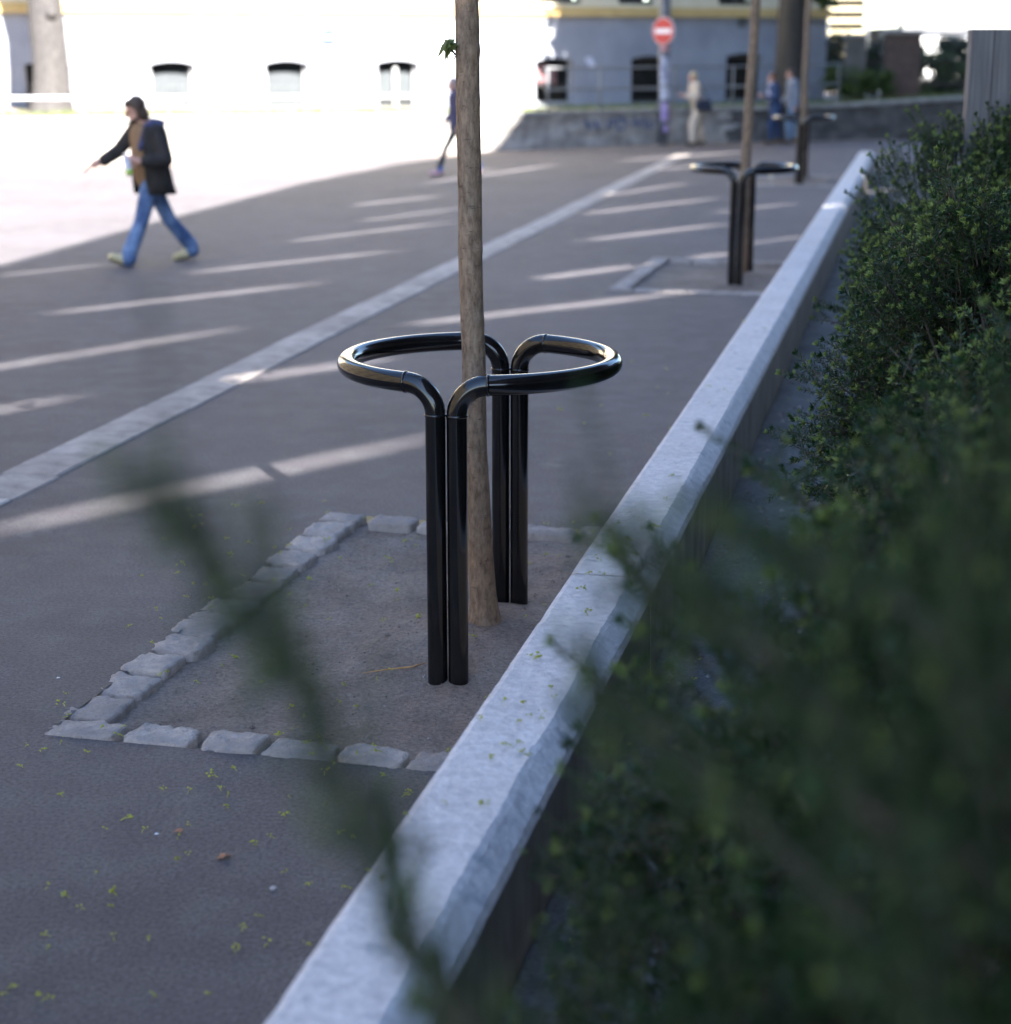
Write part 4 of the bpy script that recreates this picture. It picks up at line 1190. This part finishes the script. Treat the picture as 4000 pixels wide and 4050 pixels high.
for k, (x, y, w_, h_) in enumerate(((8.6, 49.2, .9, 1.55), (9.9, 49.6, .9, 1.42), (11.2, 49.9, .9, 1.36), (12.5, 50.2, .9, 1.32), (13.9, 50.6, .9, 1.4))):
    o = empty('hedge_bush', (x, y, .95)); tag(o, ('dark clipped hedge bush behind the narrow iron fence panel', 'dark hedge bush behind the wide reddish pier', 'dark hedge bush behind the left half of the wide iron fence panel', 'dark hedge bush behind the right half of the wide iron fence panel', 'dark hedge bush behind the fence pier at the concrete slab')[k], 'shrub', 'hedge bushes behind the fence')
    rnd = random.Random(60 + k); leaf_cloud('foliage', [(rnd.uniform(-w_, w_) * .8, rnd.uniform(-.35, .35), rnd.uniform(.1, h_)) for _ in range(34)], [.27] * 34, 4600, .11, M['needle'], o, 60 + k)
    mb = MB()
    for q in range(6): mb.tube([(rnd.uniform(-.3, .3), 0, -.05), (rnd.uniform(-.7, .7), rnd.uniform(-.2, .2), h_ * .8)], [.02, .005], 5)
    mb.build('stems', M['twig'], o, True)
low_house(23.5, 92, 8.0, 8, 3.0, M['far_white'], 'far low white sunlit building right of the louvred one', 5)
low_house(33, 98, 9.0, 8, 3.1, M['cream'], 'far low cream sunlit building behind the iron fence', 6)

# ---- board-marked concrete slab in the planting bed
SLW = 2.5
slab = empty('concrete_slab', (2.40, 9.60, 0.0)); tag(slab, 'upright board-marked concrete slab standing behind the yew shrubs at the right edge', 'slab')
slab.rotation_euler = (0, 0, R(-10))
rnd = random.Random(6)
x = 0.0
while x < SLW:
    w = rnd.uniform(.085, .125); mb = MB(); y0 = rnd.uniform(-.004, .004)
    mb.box((x + .001, y0, -.1), (x + w - .001, .30, 2.205)); mb.build('board_mark', M['board_concrete'], slab, bevel=.003); x += w

# ---------------------------------------------------------------- people
def cap_vf(p0, p1, r0, r1, n=14, squash=None):
    p0, p1 = Vector(p0), Vector(p1); d = (p1 - p0); L = d.length; d = d / L if L > 1e-6 else Vector((0, 0, 1))
    pts = []; rad = []
    for k in range(5): a = math.pi / 2 * (1 - k / 5); pts.append(p0 - d * r0 * math.sin(a)); rad.append(max(.002, r0 * math.cos(a)))
    pts += [p0, p1]; rad += [r0, r1]
    for k in range(1, 6): a = math.pi / 2 * k / 5; pts.append(p1 + d * r1 * math.sin(a)); rad.append(max(.002, r1 * math.cos(a)))
    return tube_vf(pts, rad, n)
def ell_vf(c, r, rot=None):
    v, f = [], []
    n, m = 16, 10
    for i in range(m + 1):
        t = math.pi * i / m
        for k in range(n):
            a = 2 * math.pi * k / n; p = Vector((r[0] * math.sin(t) * math.cos(a), r[1] * math.sin(t) * math.sin(a), r[2] * math.cos(t)))
            if rot is not None: p = rot @ p
            v.append(Vector(c) + p)
    for i in range(m):
        for k in range(n): f.append([i * n + k, (i + 1) * n + k, (i + 1) * n + (k + 1) % n, i * n + (k + 1) % n])
    return v, f
def fuse(name, shapes, mat, parent, voxel=.012, smooth=6):
    """merge closed shapes into one continuous skin"""
    mb = MB()
    for sh in shapes:
        if sh[0] == 'c': v, f = cap_vf(*sh[1:])
        else: v, f = ell_vf(*sh[1:])
        mb.add(v, f)
    me = bpy.data.meshes.new(name); me.from_pydata([tuple(p) for p in mb.v], [], mb.f)
    o = bpy.data.objects.new(name, me); COL.objects.link(o)
    r_ = o.modifiers.new('r', 'REMESH'); r_.mode = 'VOXEL'; r_.voxel_size = voxel
    s_ = o.modifiers.new('s', 'SMOOTH'); s_.iterations = smooth; s_.factor = .5
    dg = bpy.context.evaluated_depsgraph_get(); dg.update()
    m2 = bpy.data.meshes.new_from_object(o.evaluated_get(dg))
    bpy.data.objects.remove(o); m2.name = name
    m2.polygons.foreach_set('use_smooth', [True] * len(m2.polygons))
    m2.materials.clear()
    return link_mesh(name, m2, mat, parent)
M['skin'] = nmat('skin', (0.46, 0.25, 0.18), (0.55, 0.31, 0.23), 20, 0.55)
M['hair_brown'] = nmat('brown_hair', (0.035, 0.02, 0.013), (0.07, 0.042, 0.028), 60, 0.6, stretch=(1, 1, .2))
M['hair_blond'] = nmat('blond_hair', (0.42, 0.32, 0.18), (0.6, 0.48, 0.3), 60, 0.6)
M['hair_red'] = nmat('ginger_hair', (0.12, 0.05, 0.025), (0.2, 0.085, 0.04), 60, 0.6)
M['hair_grey'] = nmat('grey_hair', (0.30, 0.24, 0.23), (0.42, 0.34, 0.32), 60, 0.6)
M['coat'] = nmat('dark_coat', (0.010, 0.009, 0.010), (0.026, 0.023, 0.023), 8, 0.9, 0.9, 0.03, 9)
M['hood'] = nmat('navy_lining', (0.03, 0.035, 0.085), (0.055, 0.06, 0.13), 10, 0.9, 0.5, 0.006, 25)
M['sweater'] = nmat('tan_sweater', (0.20, 0.12, 0.065), (0.27, 0.165, 0.09), 40, 0.95, 0.4, 0.004)
M['jeans'] = nmat('blue_denim', (0.035, 0.075, 0.19), (0.17, 0.26, 0.44), 7, 0.9, 0.9, 0.03, 9)
M['jeans_light'] = nmat('light_denim', (0.12, 0.19, 0.30), (0.22, 0.31, 0.44), 5, 0.9)
M['shoe'] = nmat('pale_yellow_shoe', (0.40, 0.34, 0.17), (0.52, 0.47, 0.32), 18, 0.6)
M['sole'] = nmat('brown_sole', (0.10, 0.07, 0.04), (0.16, 0.11, 0.07), 12, 0.8)
M['pink_shoe'] = nmat('pink_shoe', (0.42, 0.22, 0.26), (0.55, 0.32, 0.36), 12, 0.6)
M['plum'] = nmat('plum_top', (0.055, 0.045, 0.085), (0.09, 0.075, 0.13), 8, 0.9)
M['legging'] = nmat('dark_legging', (0.015, 0.02, 0.03), (0.03, 0.04, 0.055), 8, 0.8)
M['sock'] = nmat('blue_sock', (0.07, 0.14, 0.40), (0.1, 0.2, 0.5), 8, 0.9)
M['beige'] = nmat('beige_cloth', (0.52, 0.41, 0.31), (0.64, 0.52, 0.41), 8, 0.9, 0.5, 0.01, 14)
M['bag'] = nmat('navy_bag', (0.008, 0.01, 0.022), (0.02, 0.028, 0.06), 8, 0.6)
M['navy'] = nmat('navy_jacket', (0.02, 0.04, 0.10), (0.035, 0.065, 0.15), 8, 0.9)
M['shirt'] = nmat('pale_lilac_shirt', (0.42, 0.40, 0.52), (0.55, 0.53, 0.64), 8, 0.9)
M['shirt_grey'] = nmat('grey_shirt', (0.20, 0.22, 0.27), (0.28, 0.30, 0.35), 8, 0.9)
M['bottle'] = nmat('pale_bottle', (0.62, 0.64, 0.74), (0.75, 0.76, 0.8), 9, 0.3)
M['bottle_green'] = nmat('green_label', (0.28, 0.55, 0.08), (0.6, 0.68, 0.12), 14, 0.4)
M['cap_w'] = nmat('white_cap', (0.7, 0.7, 0.72), (0.8, 0.8, 0.8), 9, 0.4)

def face(head, fwd, hs=1.0):
    """skull, jaw, nose, brow and ears; head = centre of the head, fwd = way the face looks"""
    fwd = Vector(fwd).normalized(); up_ = Vector((0, 0, 1)); side = fwd.cross(up_).normalized(); up_ = side.cross(fwd)
    rot = Matrix((side, fwd, up_)).transposed()
    h = Vector(head)
    L = [('e', h + up_ * .02 * hs - fwd * .012 * hs, (.073 * hs, .092 * hs, .10 * hs), rot), ('e', h - up_ * .055 * hs + fwd * .03 * hs, (.056 * hs, .060 * hs, .072 * hs), rot),
         ('c', h + up_ * .008 * hs + fwd * .088 * hs, h - up_ * .032 * hs + fwd * .112 * hs, .011 * hs, .016 * hs), ('c', h + up_ * .025 * hs + fwd * .078 * hs + side * .035 * hs, h + up_ * .025 * hs + fwd * .078 * hs - side * .035 * hs, .014 * hs, .014 * hs),
         ('c', h - up_ * .068 * hs + fwd * .078 * hs - side * .02 * hs, h - up_ * .068 * hs + fwd * .078 * hs + side * .02 * hs, .012 * hs, .012 * hs)]
    for q in (-1, 1): L.append(('e', h + side * q * .076 * hs - up_ * .01 * hs - fwd * .01 * hs, (.012 * hs, .022 * hs, .032 * hs), rot))
    return L, rot, fwd, up_, side
def hand(w, d, curl_dir, s=1.0, curl=.6):
    """palm, four fingers of different length with a bend, and a thumb from the side of the palm"""
    w = Vector(w); d = Vector(d).normalized(); c = Vector(curl_dir).normalized(); side = d.cross(c).normalized()
    L = [('c', w, w + d * .05 * s, .026 * s, .030 * s), ('c', w + d * .045 * s - side * .02 * s, w + d * .07 * s - side * .02 * s, .017 * s, .017 * s), ('c', w + d * .045 * s + side * .02 * s, w + d * .07 * s + side * .02 * s, .017 * s, .017 * s)]
    for k, ln in enumerate((.030, .040, .043, .036)):
        b0 = w + d * .082 * s + side * (k - 1.5) * .019 * s
        k1 = b0 + (d * (1 - curl * .5) + c * curl * .5).normalized() * ln * s; k2 = k1 + (d * (1 - curl) + c * curl).normalized() * ln * .85 * s
        L += [('c', b0, k1, .0088 * s, .0082 * s), ('c', k1, k2, .0082 * s, .007 * s)]
    t0 = w + d * .025 * s + side * .03 * s; t1 = t0 + (d * .6 + side * .7).normalized() * .04 * s; t2 = t1 + (d * .8 + c * .5).normalized() * .03 * s
    L += [('c', t0, t1, .0115 * s, .010 * s), ('c', t1, t2, .010 * s, .008 * s)]
    return L

# --- the walking man in the dark hooded coat
man = empty('person', (-3.52, 18.40, 0)); tag(man, 'person in dark hooded coat and blue jeans striding left with a bottle in hand', 'person')
V3 = Vector
head = V3((-.165, -.06, 1.525)); fw = (-.86, -.34, -.36)
fl, rot, fwd, up_, side = face(head, fw)
hipL, hipR = V3((.0, -.09, .86)), V3((-.09, .07, .86))
nb_ = V3((-.085, .0, 1.40)); shR = V3((-.20, .10, 1.335)); shL = V3((.075, -.16, 1.31))
elR, wrR = V3((-.375, .10, 1.125)), V3((-.545, .04, 1.02)); elL, wrL = V3((.155, -.26, 1.05)), V3((-.09, -.36, 1.04))
kF, aF = V3((-.13, -.17, .445)), V3((-.265, -.26, .09)); kB, aB = V3((.085, .16, .43)), V3((.265, .34, .12))
fF, tF = V3((-.27, -.265, .045)), V3((-.415, -.32, .10)); fB, tB = V3((.26, .33, .075)), V3((.12, .25, .035))
bodyL = fl + [('c', nb_, head - V3((0, 0, .06)), .055, .055), ('c', (nb_ - V3((0, 0, .06))), (hipL + hipR) / 2, .11, .12), ('c', shR, shL, .06, .06),
     ('c', shR, elR, .05, .042), ('c', elR, wrR, .04, .028), ('c', shL, elL, .05, .042), ('c', elL, wrL, .04, .028),
     ('c', hipL, kF, .075, .055), ('c', kF, aF, .052, .036), ('c', hipR, kB, .075, .055), ('c', kB, aB, .052, .036), ('c', fF, tF, .035, .03), ('c', fB, tB, .035, .03)]
bodyL += hand(wrR, (-.9, -.25, -.35), (0, .1, -1), 1.35, .45) + hand(wrL, (-1, -.1, .15), (.2, 1, 0), 1.35, .85)
fuse('body', bodyL, M['skin'], man, .009, 2)
fuse('hair', [('e', head + up_ * .045 - fwd * .035, (.088, .098, .092), rot), ('e', head + up_ * .080 + fwd * .015, (.072, .07, .042), rot), ('e', head - up_ * .055 - fwd * .058, (.084, .066, .095), rot), ('c', head + side * .072 - fwd * .01, head + side * .066 - up_ * .085 - fwd * .012, .024, .018), ('c', head - side * .072 - fwd * .01, head - side * .066 - up_ * .085 - fwd * .012, .024, .018)], M['hair_brown'], man, .01, 4)
fuse('beard', [('e', head - up_ * .085 + fwd * .045, (.052, .05, .035), rot), ('c', head - up_ * .06 + side * .058 + fwd * .0, head - up_ * .09 + side * .035 + fwd * .05, .014, .016), ('c', head - up_ * .06 - side * .058 + fwd * .0, head - up_ * .09 - side * .035 + fwd * .05, .014, .016)], M['hair_brown'], man, .008, 3)
fuse('sweater', [('c', nb_ - V3((.01, .02, .03)), nb_ - V3((.02, .03, .08)), .075, .10), ('c', nb_ - V3((.02, .03, .12)), V3((-.075, -.06, 1.02)), .135, .14), ('c', V3((-.075, -.06, 1.02)), V3((-.065, -.04, .875)), .14, .145)], M['sweater'], man, .012)
fuse('trousers', [('c', (hipL + hipR) / 2 + V3((0, 0, .03)), (hipL + hipR) / 2 - V3((0, 0, .05)), .135, .125), ('c', hipL - V3((.03, 0, .02)), kF, .10, .075), ('c', kF, aF + V3((.01, .01, .03)), .073, .080), ('c', aF + V3((.01, .01, .02)), aF + V3((.005, 0, -.015)), .08, .084),
     ('c', hipR, kB, .098, .073), ('c', kB, aB + V3((0, 0, .03)), .07, .078), ('c', aB + V3((0, 0, .02)), aB + V3((.005, 0, -.02)), .078, .082)], M['jeans'], man, .012, 5)
for a, b in ((fF, tF), (fB, tB)):
    sh = fuse('shoe', [('c', a + V3((0, 0, .005)), b, .048, .038), ('c', a + V3((.0, 0, .03)), a + V3((0, 0, .03)) + (b - a) * .35, .045, .038)], M['shoe'], man, .008, 3)
    d_ = (b - a).normalized(); fuse('sole', [('c', a - V3((0, 0, .033)) - d_ * .02, b - V3((0, 0, .026)), .026, .024)], M['sole'], sh, .008, 2)
# coat: an open C-shaped shell, thick, plus sleeves
def coat(name, rings, mat, parent, gap, thick=.02, n=30):
    """rings: (centre, rx along u, ry along w, facing angle); open by 'gap' radians at the facing side"""
    outer = []; inner = []
    for c, rx, ry, ang, gp in rings:
        ro, ri = [], []
        for k in range(n + 1):
            a = gp / 2 + (2 * math.pi - gp) * k / n
            u = V3((math.cos(ang), math.sin(ang), 0)); w = V3((-math.sin(ang), math.cos(ang), 0))
            fold = 1 + .035 * math.sin(k * 1.9 + c[2] * 9)
            ro.append(V3(c) + u * math.cos(a) * rx * fold + w * math.sin(a) * ry * fold); ri.append(V3(c) + u * math.cos(a) * (rx * fold - thick) + w * math.sin(a) * (ry * fold - thick))
        outer.append(ro); inner.append(ri)
    V = []; F = []; m = n + 1; nr_ = len(rings)
    for r_ in outer: V += r_
    for r_ in inner: V += r_
    o2 = m * nr_
    for i in range(nr_ - 1):
        for k in range(n):
            F.append([i * m + k, i * m + k + 1, (i + 1) * m + k + 1, (i + 1) * m + k]); F.append([o2 + i * m + k, o2 + (i + 1) * m + k, o2 + (i + 1) * m + k + 1, o2 + i * m + k + 1])
        F.append([i * m, (i + 1) * m, o2 + (i + 1) * m, o2 + i * m]); F.append([i * m + n, o2 + i * m + n, o2 + (i + 1) * m + n, (i + 1) * m + n])
    for k in range(n):
        F.append([k, o2 + k, o2 + k + 1, k + 1]); e = (nr_ - 1) * m; F.append([e + k, e + k + 1, o2 + e + k + 1, o2 + e + k])
    return mk(name, V, F, mat, parent, True)
fa = math.atan2(-.66, -.75)
cc = coat('coat', [((-.075, -.01, 1.405), .075, .10, fa, 1.5), ((-.065, -.02, 1.36), .125, .20, fa, 1.3), ((-.055, -.03, 1.27), .155, .225, fa, 1.1), ((-.045, -.03, 1.10), .165, .225, fa, 1.05), ((-.035, -.02, .95), .175, .225, fa, 1.1), ((-.025, -.01, .82), .19, .225, fa, 1.2), ((-.01, .0, .70), .205, .225, fa, 1.35)], M['coat'], man, 1.1)
fuse('sleeve', [('c', shR, elR, .082, .070), ('c', elR, wrR + V3((.03, 0, .01)), .074, .064)], M['coat'], man, .012, 4)
fuse('sleeve', [('c', shL, elL, .088, .078), ('c', elL, wrL + V3((.06, .02, 0)), .074, .058)], M['coat'], man, .012, 4)
fuse('hood', [('c', nb_ + V3((.05, .10, .0)), nb_ + V3((.14, .02, -.02)), .05, .062), ('c', nb_ + V3((.12, .02, -.03)), nb_ + V3((.15, -.08, -.07)), .066, .066), ('c', nb_ + V3((.10, -.10, -.02)), nb_ + V3((.15, -.08, -.08)), .055, .062), ('c', nb_ + V3((.06, -.12, -.03)), nb_ + V3((-.02, -.20, -.24)), .05, .03), ('c', nb_ + V3((.14, .0, -.06)), nb_ + V3((.18, -.05, -.13)), .062, .04)], M['hood'], man, .012, 5)
bt = empty('bottle', man.location + V3((-.175, -.40, .90))); tag(bt, 'small pale bottle with green label held at the striding person waist', 'bottle'); bt.rotation_euler = (R(4), R(-10), 0)
v, f = tube_vf([(0, 0, 0), (0, 0, .01), (0, 0, .06), (0, 0, .13), (0, 0, .16), (0, 0, .185), (0, 0, .21)], [.026, .031, .032, .032, .028, .015, .013], 16); mk('body', v, f, M['bottle'], bt, True)
v, f = tube_vf([(0, 0, .012), (0, 0, .07)], [.0335, .0335], 16); mk('label', v, f, M['bottle_green'], bt, True)
v, f = tube_vf([(0, 0, .205), (0, 0, .228)], [.016, .016], 16); mk('cap', v, f, M['cap_w'], bt, True)

# --- a far person: simpler clothes on a full figure
def walker(loc, hgt, facing, label, hairm, top, legs, shoes, stride, lean=0.0, arms='down', hair_long=False, skirt=0.0, jacket_len=.0, inner=None):
    p = empty('person', loc); tag(p, label, 'person')
    s = hgt / 1.72; F_ = V3((math.cos(facing), math.sin(facing), 0)); S_ = V3((-F_.y, F_.x, 0)); Z = V3((0, 0, 1))
    def q(f_, l_, z_): return (F_ * f_ + S_ * l_ + Z * z_) * s
    hd = q(lean + .06, 0, 1.585)
    fl_, rot_, fwd_, up__, side_ = face(hd, F_ - Z * .25, s)
    hipA, hipB = q(0, .09, .90), q(0, -.09, .90); kA, kB_ = q(.10 + stride * .35, .09, .48), q(-.02 - stride * .25, -.09, .47)
    aA, aB_ = q(stride * .95, .09, .09), q(-stride, -.09, .11); shA, shB = q(lean, .19, 1.40), q(lean, -.19, 1.40)
    if arms == 'front': eA, eB, wA, wB = q(lean + .02, .25, 1.12), q(lean + .02, -.25, 1.12), q(lean + .26, .10, 1.16), q(lean + .26, -.10, 1.18)
    else: eA, eB, wA, wB = q(lean - .06, .25, 1.12), q(lean + .05, -.25, 1.12), q(lean - .02, .26, .88), q(lean + .20, -.25, .92)
    L = fl_ + [('c', q(lean, 0, 1.44), hd - Z * .06 * s, .05 * s, .05 * s), ('c', q(lean * .8, 0, 1.34), q(0, 0, .95), .11 * s, .12 * s), ('c', shA, shB, .055 * s, .055 * s)]
    for a, b, c in ((shA, eA, wA), (shB, eB, wB)): L += [('c', a, b, .045 * s, .038 * s), ('c', b, c, .036 * s, .026 * s)] + hand(c, (c - b), F_ * .3 + Z * -.2 + S_ * .1, s * 1.1, .5)
    for a, b, c, sg in ((hipA, kA, aA, 1), (hipB, kB_, aB_, -1)): L += [('c', a, b, .07 * s, .05 * s), ('c', b, c, .048 * s, .034 * s), ('c', c - Z * .04 * s, c - Z * .05 * s + F_ * .15 * s, .032 * s, .028 * s)]
    fuse('body', L, M['skin'], p, .014, 2)
    hl = [('e', hd + up__ * .045 * s - fwd_ * .03 * s, (.085 * s, .095 * s, .09 * s), rot_), ('e', hd - up__ * .02 * s - fwd_ * .055 * s, (.076 * s, .06 * s, .08 * s), rot_)]
    if hair_long: hl.append(('e', hd - up__ * .07 * s - fwd_ * .055 * s, (.07 * s, .05 * s, .07 * s), rot_))
    fuse('hair', hl, hairm, p, .014, 3)
    T = [('c', q(lean, 0, 1.36), q(lean * .6, 0, 1.05), .155 * s, .15 * s), ('c', q(lean * .6, 0, 1.05), q(0, 0, .90 - jacket_len), .15 * s, .165 * s), ('c', shA, shB, .08 * s, .08 * s)]
    for a, b, c in ((shA, eA, wA), (shB, eB, wB)): T += [('c', a, b, .072 * s, .06 * s), ('c', b, lerp(b, c, .9), .058 * s, .046 * s)]
    fuse('top', T, top, p, .016, 4)
    if inner is not None:
        fuse('shirt', [('c', q(lean + .06, 0, 1.43), q(lean + .075, 0, 1.12), .085 * s, .10 * s), ('c', q(lean + .01, 0, 1.45), q(lean + .01, 0, 1.46), .08 * s, .07 * s)], inner, p, .014, 3)
    G = [('c', q(0, 0, .95), q(0, 0, .88), .15 * s, .14 * s)]
    w = 1 + skirt
    for a, b, c in ((hipA, kA, aA), (hipB, kB_, aB_)): G += [('c', a, b, .098 * s * w, .075 * s * w * w), ('c', b, c + Z * .05 * s, .074 * s * w * w, .066 * s * w)]
    fuse('trousers', G, legs, p, .016, 4)
    for c in (aA, aB_): fuse('shoe', [('c', c - Z * .035 * s - F_ * .02 * s, c - Z * .05 * s + F_ * .15 * s, .048 * s, .038 * s), ('c', c, c - Z * .03 * s, .045 * s, .045 * s)], shoes, p, .012, 2)
    return p, q, s, aA, aB_
walker((4.36, 41.75, 0), 1.64, R(195), 'fair-haired person in beige top and wide cream trousers walking left past the pole', M['hair_blond'], M['beige'], M['beige'], M['sole'], .16, .10, 'front', True, .26, -.08)
bg_ = empty('handbag', (4.44, 41.42, .86)); tag(bg_, 'dark navy bag at the hip of the beige-clad person', 'bag'); bg_.rotation_euler = (0, 0, R(12))
fuse('bag_body', [('c', (-.13, 0, 0), (.13, 0, 0), .075, .075), ('c', (-.12, 0, .12), (.12, 0, .12), .06, .06), ('c', (-.13, 0, 0), (-.12, 0, .12), .07, .06), ('c', (.13, 0, 0), (.12, 0, .12), .07, .06), ('c', (0, 0, 0), (0, 0, .12), .075, .06)], M['bag'], bg_, .014, 3)
v, f = tube_vf([(-.12, .02, .16), (-.10, .12, .36), (-.04, .2, .55), (.06, .12, .36), (.12, .02, .16)], .012, 8); mk('strap', v, f, M['bag'], bg_, True)
walker((6.22, 42.45, 0), 1.60, R(190), 'ginger-haired person in navy jacket walking left behind the guards', M['hair_red'], M['navy'], M['navy'], M['sole'], .14, .07, 'front', False, .04, .12, M['shirt'])
walker((6.66, 42.75, 0), 1.70, R(185), 'brown-haired person in grey shirt and light jeans partly behind the farthest trunk', M['hair_brown'], M['shirt_grey'], M['jeans_light'], M['sole'], .10, .03, 'down', False, .04, .02)
p2, q2, s2, aA2, aB2 = walker((-.82, 31.75, 0), 1.66, R(184), 'person in plum top and dark leggings half hidden by the nearest tree trunk', M['hair_grey'], M['plum'], M['legging'], M['pink_shoe'], .36, .03, 'down', False, -.16, .04)
for c in (aA2, aB2): fuse('sock', [('c', c + V3((.01, 0, .0)), c + V3((.02, 0, .07)), .05, .052)], M['sock'], p2, .012, 2)

# ---------------------------------------------------------------- litter on the ground
rg = np.random.default_rng(23)
def ground_z(x, y):
    for st, (r0, r1, s0, s1) in zip(SITES, PIT):
        dx, dy = x - st[0], y - st[1]; c, k = math.cos(AX), math.sin(AX); r_ = dx * c - dy * k; s_ = dx * k + dy * c
        if r0 < r_ < r1 and s0 < s_ < s1:
            if r_ < r0 + .20 or s_ < s0 + .17 or s_ > s1 - .17: return .016
            d = math.hypot(dx, dy)
            return -0.030 + 0.016 * nz(x * 1.6, y * 1.6) + 0.012 * nz(x * 6, y * 6, 1) + 0.008 * nz(x * 19, y * 19, 2) + 0.075 * math.exp(-(d / 0.45) ** 2)
    d = Vector((x, y, 0)) - K0; w = d.dot(KN)
    if 0.02 < w < .23: return .384
    if w >= 0.30: return bed_z(x, y)
    if w > -.01: return None
    return 0.0
OCT = [(1, 0, 0), (-1, 0, 0), (0, 1, 0), (0, -1, 0), (0, 0, 1), (0, 0, -1)]
OF = [(0, 2, 4), (2, 1, 4), (1, 3, 4), (3, 0, 4), (2, 0, 5), (1, 2, 5), (3, 1, 5), (0, 3, 5)]
V = []; F = []
def bud(c, r_):
    b = len(V); V.extend([tuple(Vector(c) + Vector((o_[0] * r_ * rg.uniform(.7, 1.3), o_[1] * r_ * rg.uniform(.7, 1.3), o_[2] * r_ * .8))) for o_ in OCT]); F.extend([[b + i for i in t] for t in OF])
def flower(x, y, z, s):
    n = rg.integers(2, 7)
    a = rg.uniform(0, 6.28); L = rg.uniform(.006, .018) * s
    p0 = Vector((x, y, z + .002)); p1 = p0 + Vector((math.cos(a) * L, math.sin(a) * L, .004))
    v_, f_ = tube_vf([p0, (p0 + p1) / 2 + Vector((0, 0, .004)), p1], .0011 * s, 4); b = len(V); V.extend([tuple(q) for q in v_]); F.extend([[b + i for i in t] for t in f_])
    for k in range(n):
        o_ = rg.normal(size=3) * .0055 * s; bud((p1.x + o_[0], p1.y + o_[1], p1.z + .003 + abs(o_[2]) * .5), rg.uniform(.0024, .0044) * s)
cnt = 0
while cnt < 335:
    if cnt < 115: x, y = rg.uniform(-1.3, .4), rg.uniform(3.2, 5.4)
    elif cnt < 270: x, y = rg.uniform(-1.5, .7), rg.uniform(5.0, 8.4)
    elif cnt < 305: x, y = rg.uniform(0.3, 1.9), rg.uniform(7, 13)
    else:
        q = kp(rg.uniform(.02, .9), rg.uniform(.3, 9)); x, y = q.x, q.y
    if nz(x * 2.3, y * 2.3, 4) < -.12 and rg.random() < .7: continue
    z = ground_z(x, y)
    if z is None: continue
    flower(x, y, z, 1.0 if rg.random() < .8 else 1.5); cnt += 1
fl_o = mk('fallen_blossom', V, F, M['blossom']); tag(fl_o, 'scattered small yellow-green maple blossoms on asphalt, soil and kerb', 'blossoms', kind='stuff')
# loose pebbles and crumbs of soil
V = []; F = []
for k in range(1300):
    if k < 600: q = local_xy(SITES[0], rg.uniform(-.86, .38), rg.uniform(-1.1, 1.44)); r_ = rg.uniform(.002, .006) if rg.random() < .95 else rg.uniform(.006, .013)
    else: q = kp(rg.uniform(.34, 1.1), rg.uniform(1, 12)); r_ = rg.uniform(.004, .02)
    z = ground_z(q.x, q.y)
    if z is None: continue
    bud((q.x, q.y, z + r_ * .25), r_)
M['pebble'] = nmat('pebble', (0.13, 0.105, 0.09), (0.32, 0.29, 0.27), 40, 0.9, lo=.45, hi=.62)
tag(mk('pebbles', V, F, M['pebble']), 'loose pebbles and crumbs lying on the soil', 'pebbles', kind='stuff')
# single pieces one can point to
cp = empty('round_litter', (-.60, 4.27, .0)); tag(cp, 'round pale disc lying flat on the dark asphalt at the lower left', 'litter')
v, f = tube_vf([(0, 0, .0005), (0, 0, .004), (0, 0, .0055)], [.010, .010, .008], 24); mk('disc', v, f, M['coping'], cp, True)
M['dry_leaf'] = nmat('dry_leaf', (0.20, 0.085, 0.05), (0.32, 0.16, 0.09), 30, 0.8)
M['straw'] = nmat('straw', (0.42, 0.20, 0.06), (0.52, 0.30, 0.12), 30, 0.8)
for (x, y, a, sz, lab) in ((-.75, 4.45, .6, .045, 'brown curled dry leaf on the asphalt left of the pale disc'), (-.90, 4.62, 2.2, .03, 'small brown dry leaf on the asphalt nearer the stones')):
    v, f = maple_leaf_vf(sz, Vector((x, y, .012)), a, R(-4)); o = mk('dry_leaf', v, f, M['dry_leaf']); tag(o, lab, 'leaf', 'dry leaves on the asphalt')
z0 = ground_z(-.42, 5.95)
v, f = tube_vf([(-.50, 5.93, z0 + .012), (-.42, 5.955, z0 + .016), (-.33, 5.99, z0 + .014), (-.28, 6.02, z0 + .02)], [.0008, .0025, .003, .0008], 6); o = mk('straw', v, f, M['straw'], smooth=True); tag(o, 'orange-brown dry straw lying on soil left of the front posts', 'straw')
for (x, y, lab) in ((-1.55, 5.88, 'tiny white scrap on the asphalt left of the stone border'), (-.97, 4.60, 'tiny white scrap on the asphalt below the stone border')):
    mb = MB(); mb.add([(0, 0, .002), (.02, .004, .004), (.022, .012, .003), (.004, .014, .006), (.0, 0, .0), (.02, .004, .001), (.022, .012, .001), (.004, .014, .001)], [[0, 1, 2, 3], [7, 6, 5, 4], [0, 4, 5, 1], [1, 5, 6, 2], [2, 6, 7, 3], [3, 7, 4, 0]])
    o = mb.build('paper_scrap', M['cap_w'], loc=(x, y, 0.001)); o.scale = (.55, .55, .55); tag(o, lab, 'scrap', 'paper scraps on the asphalt')
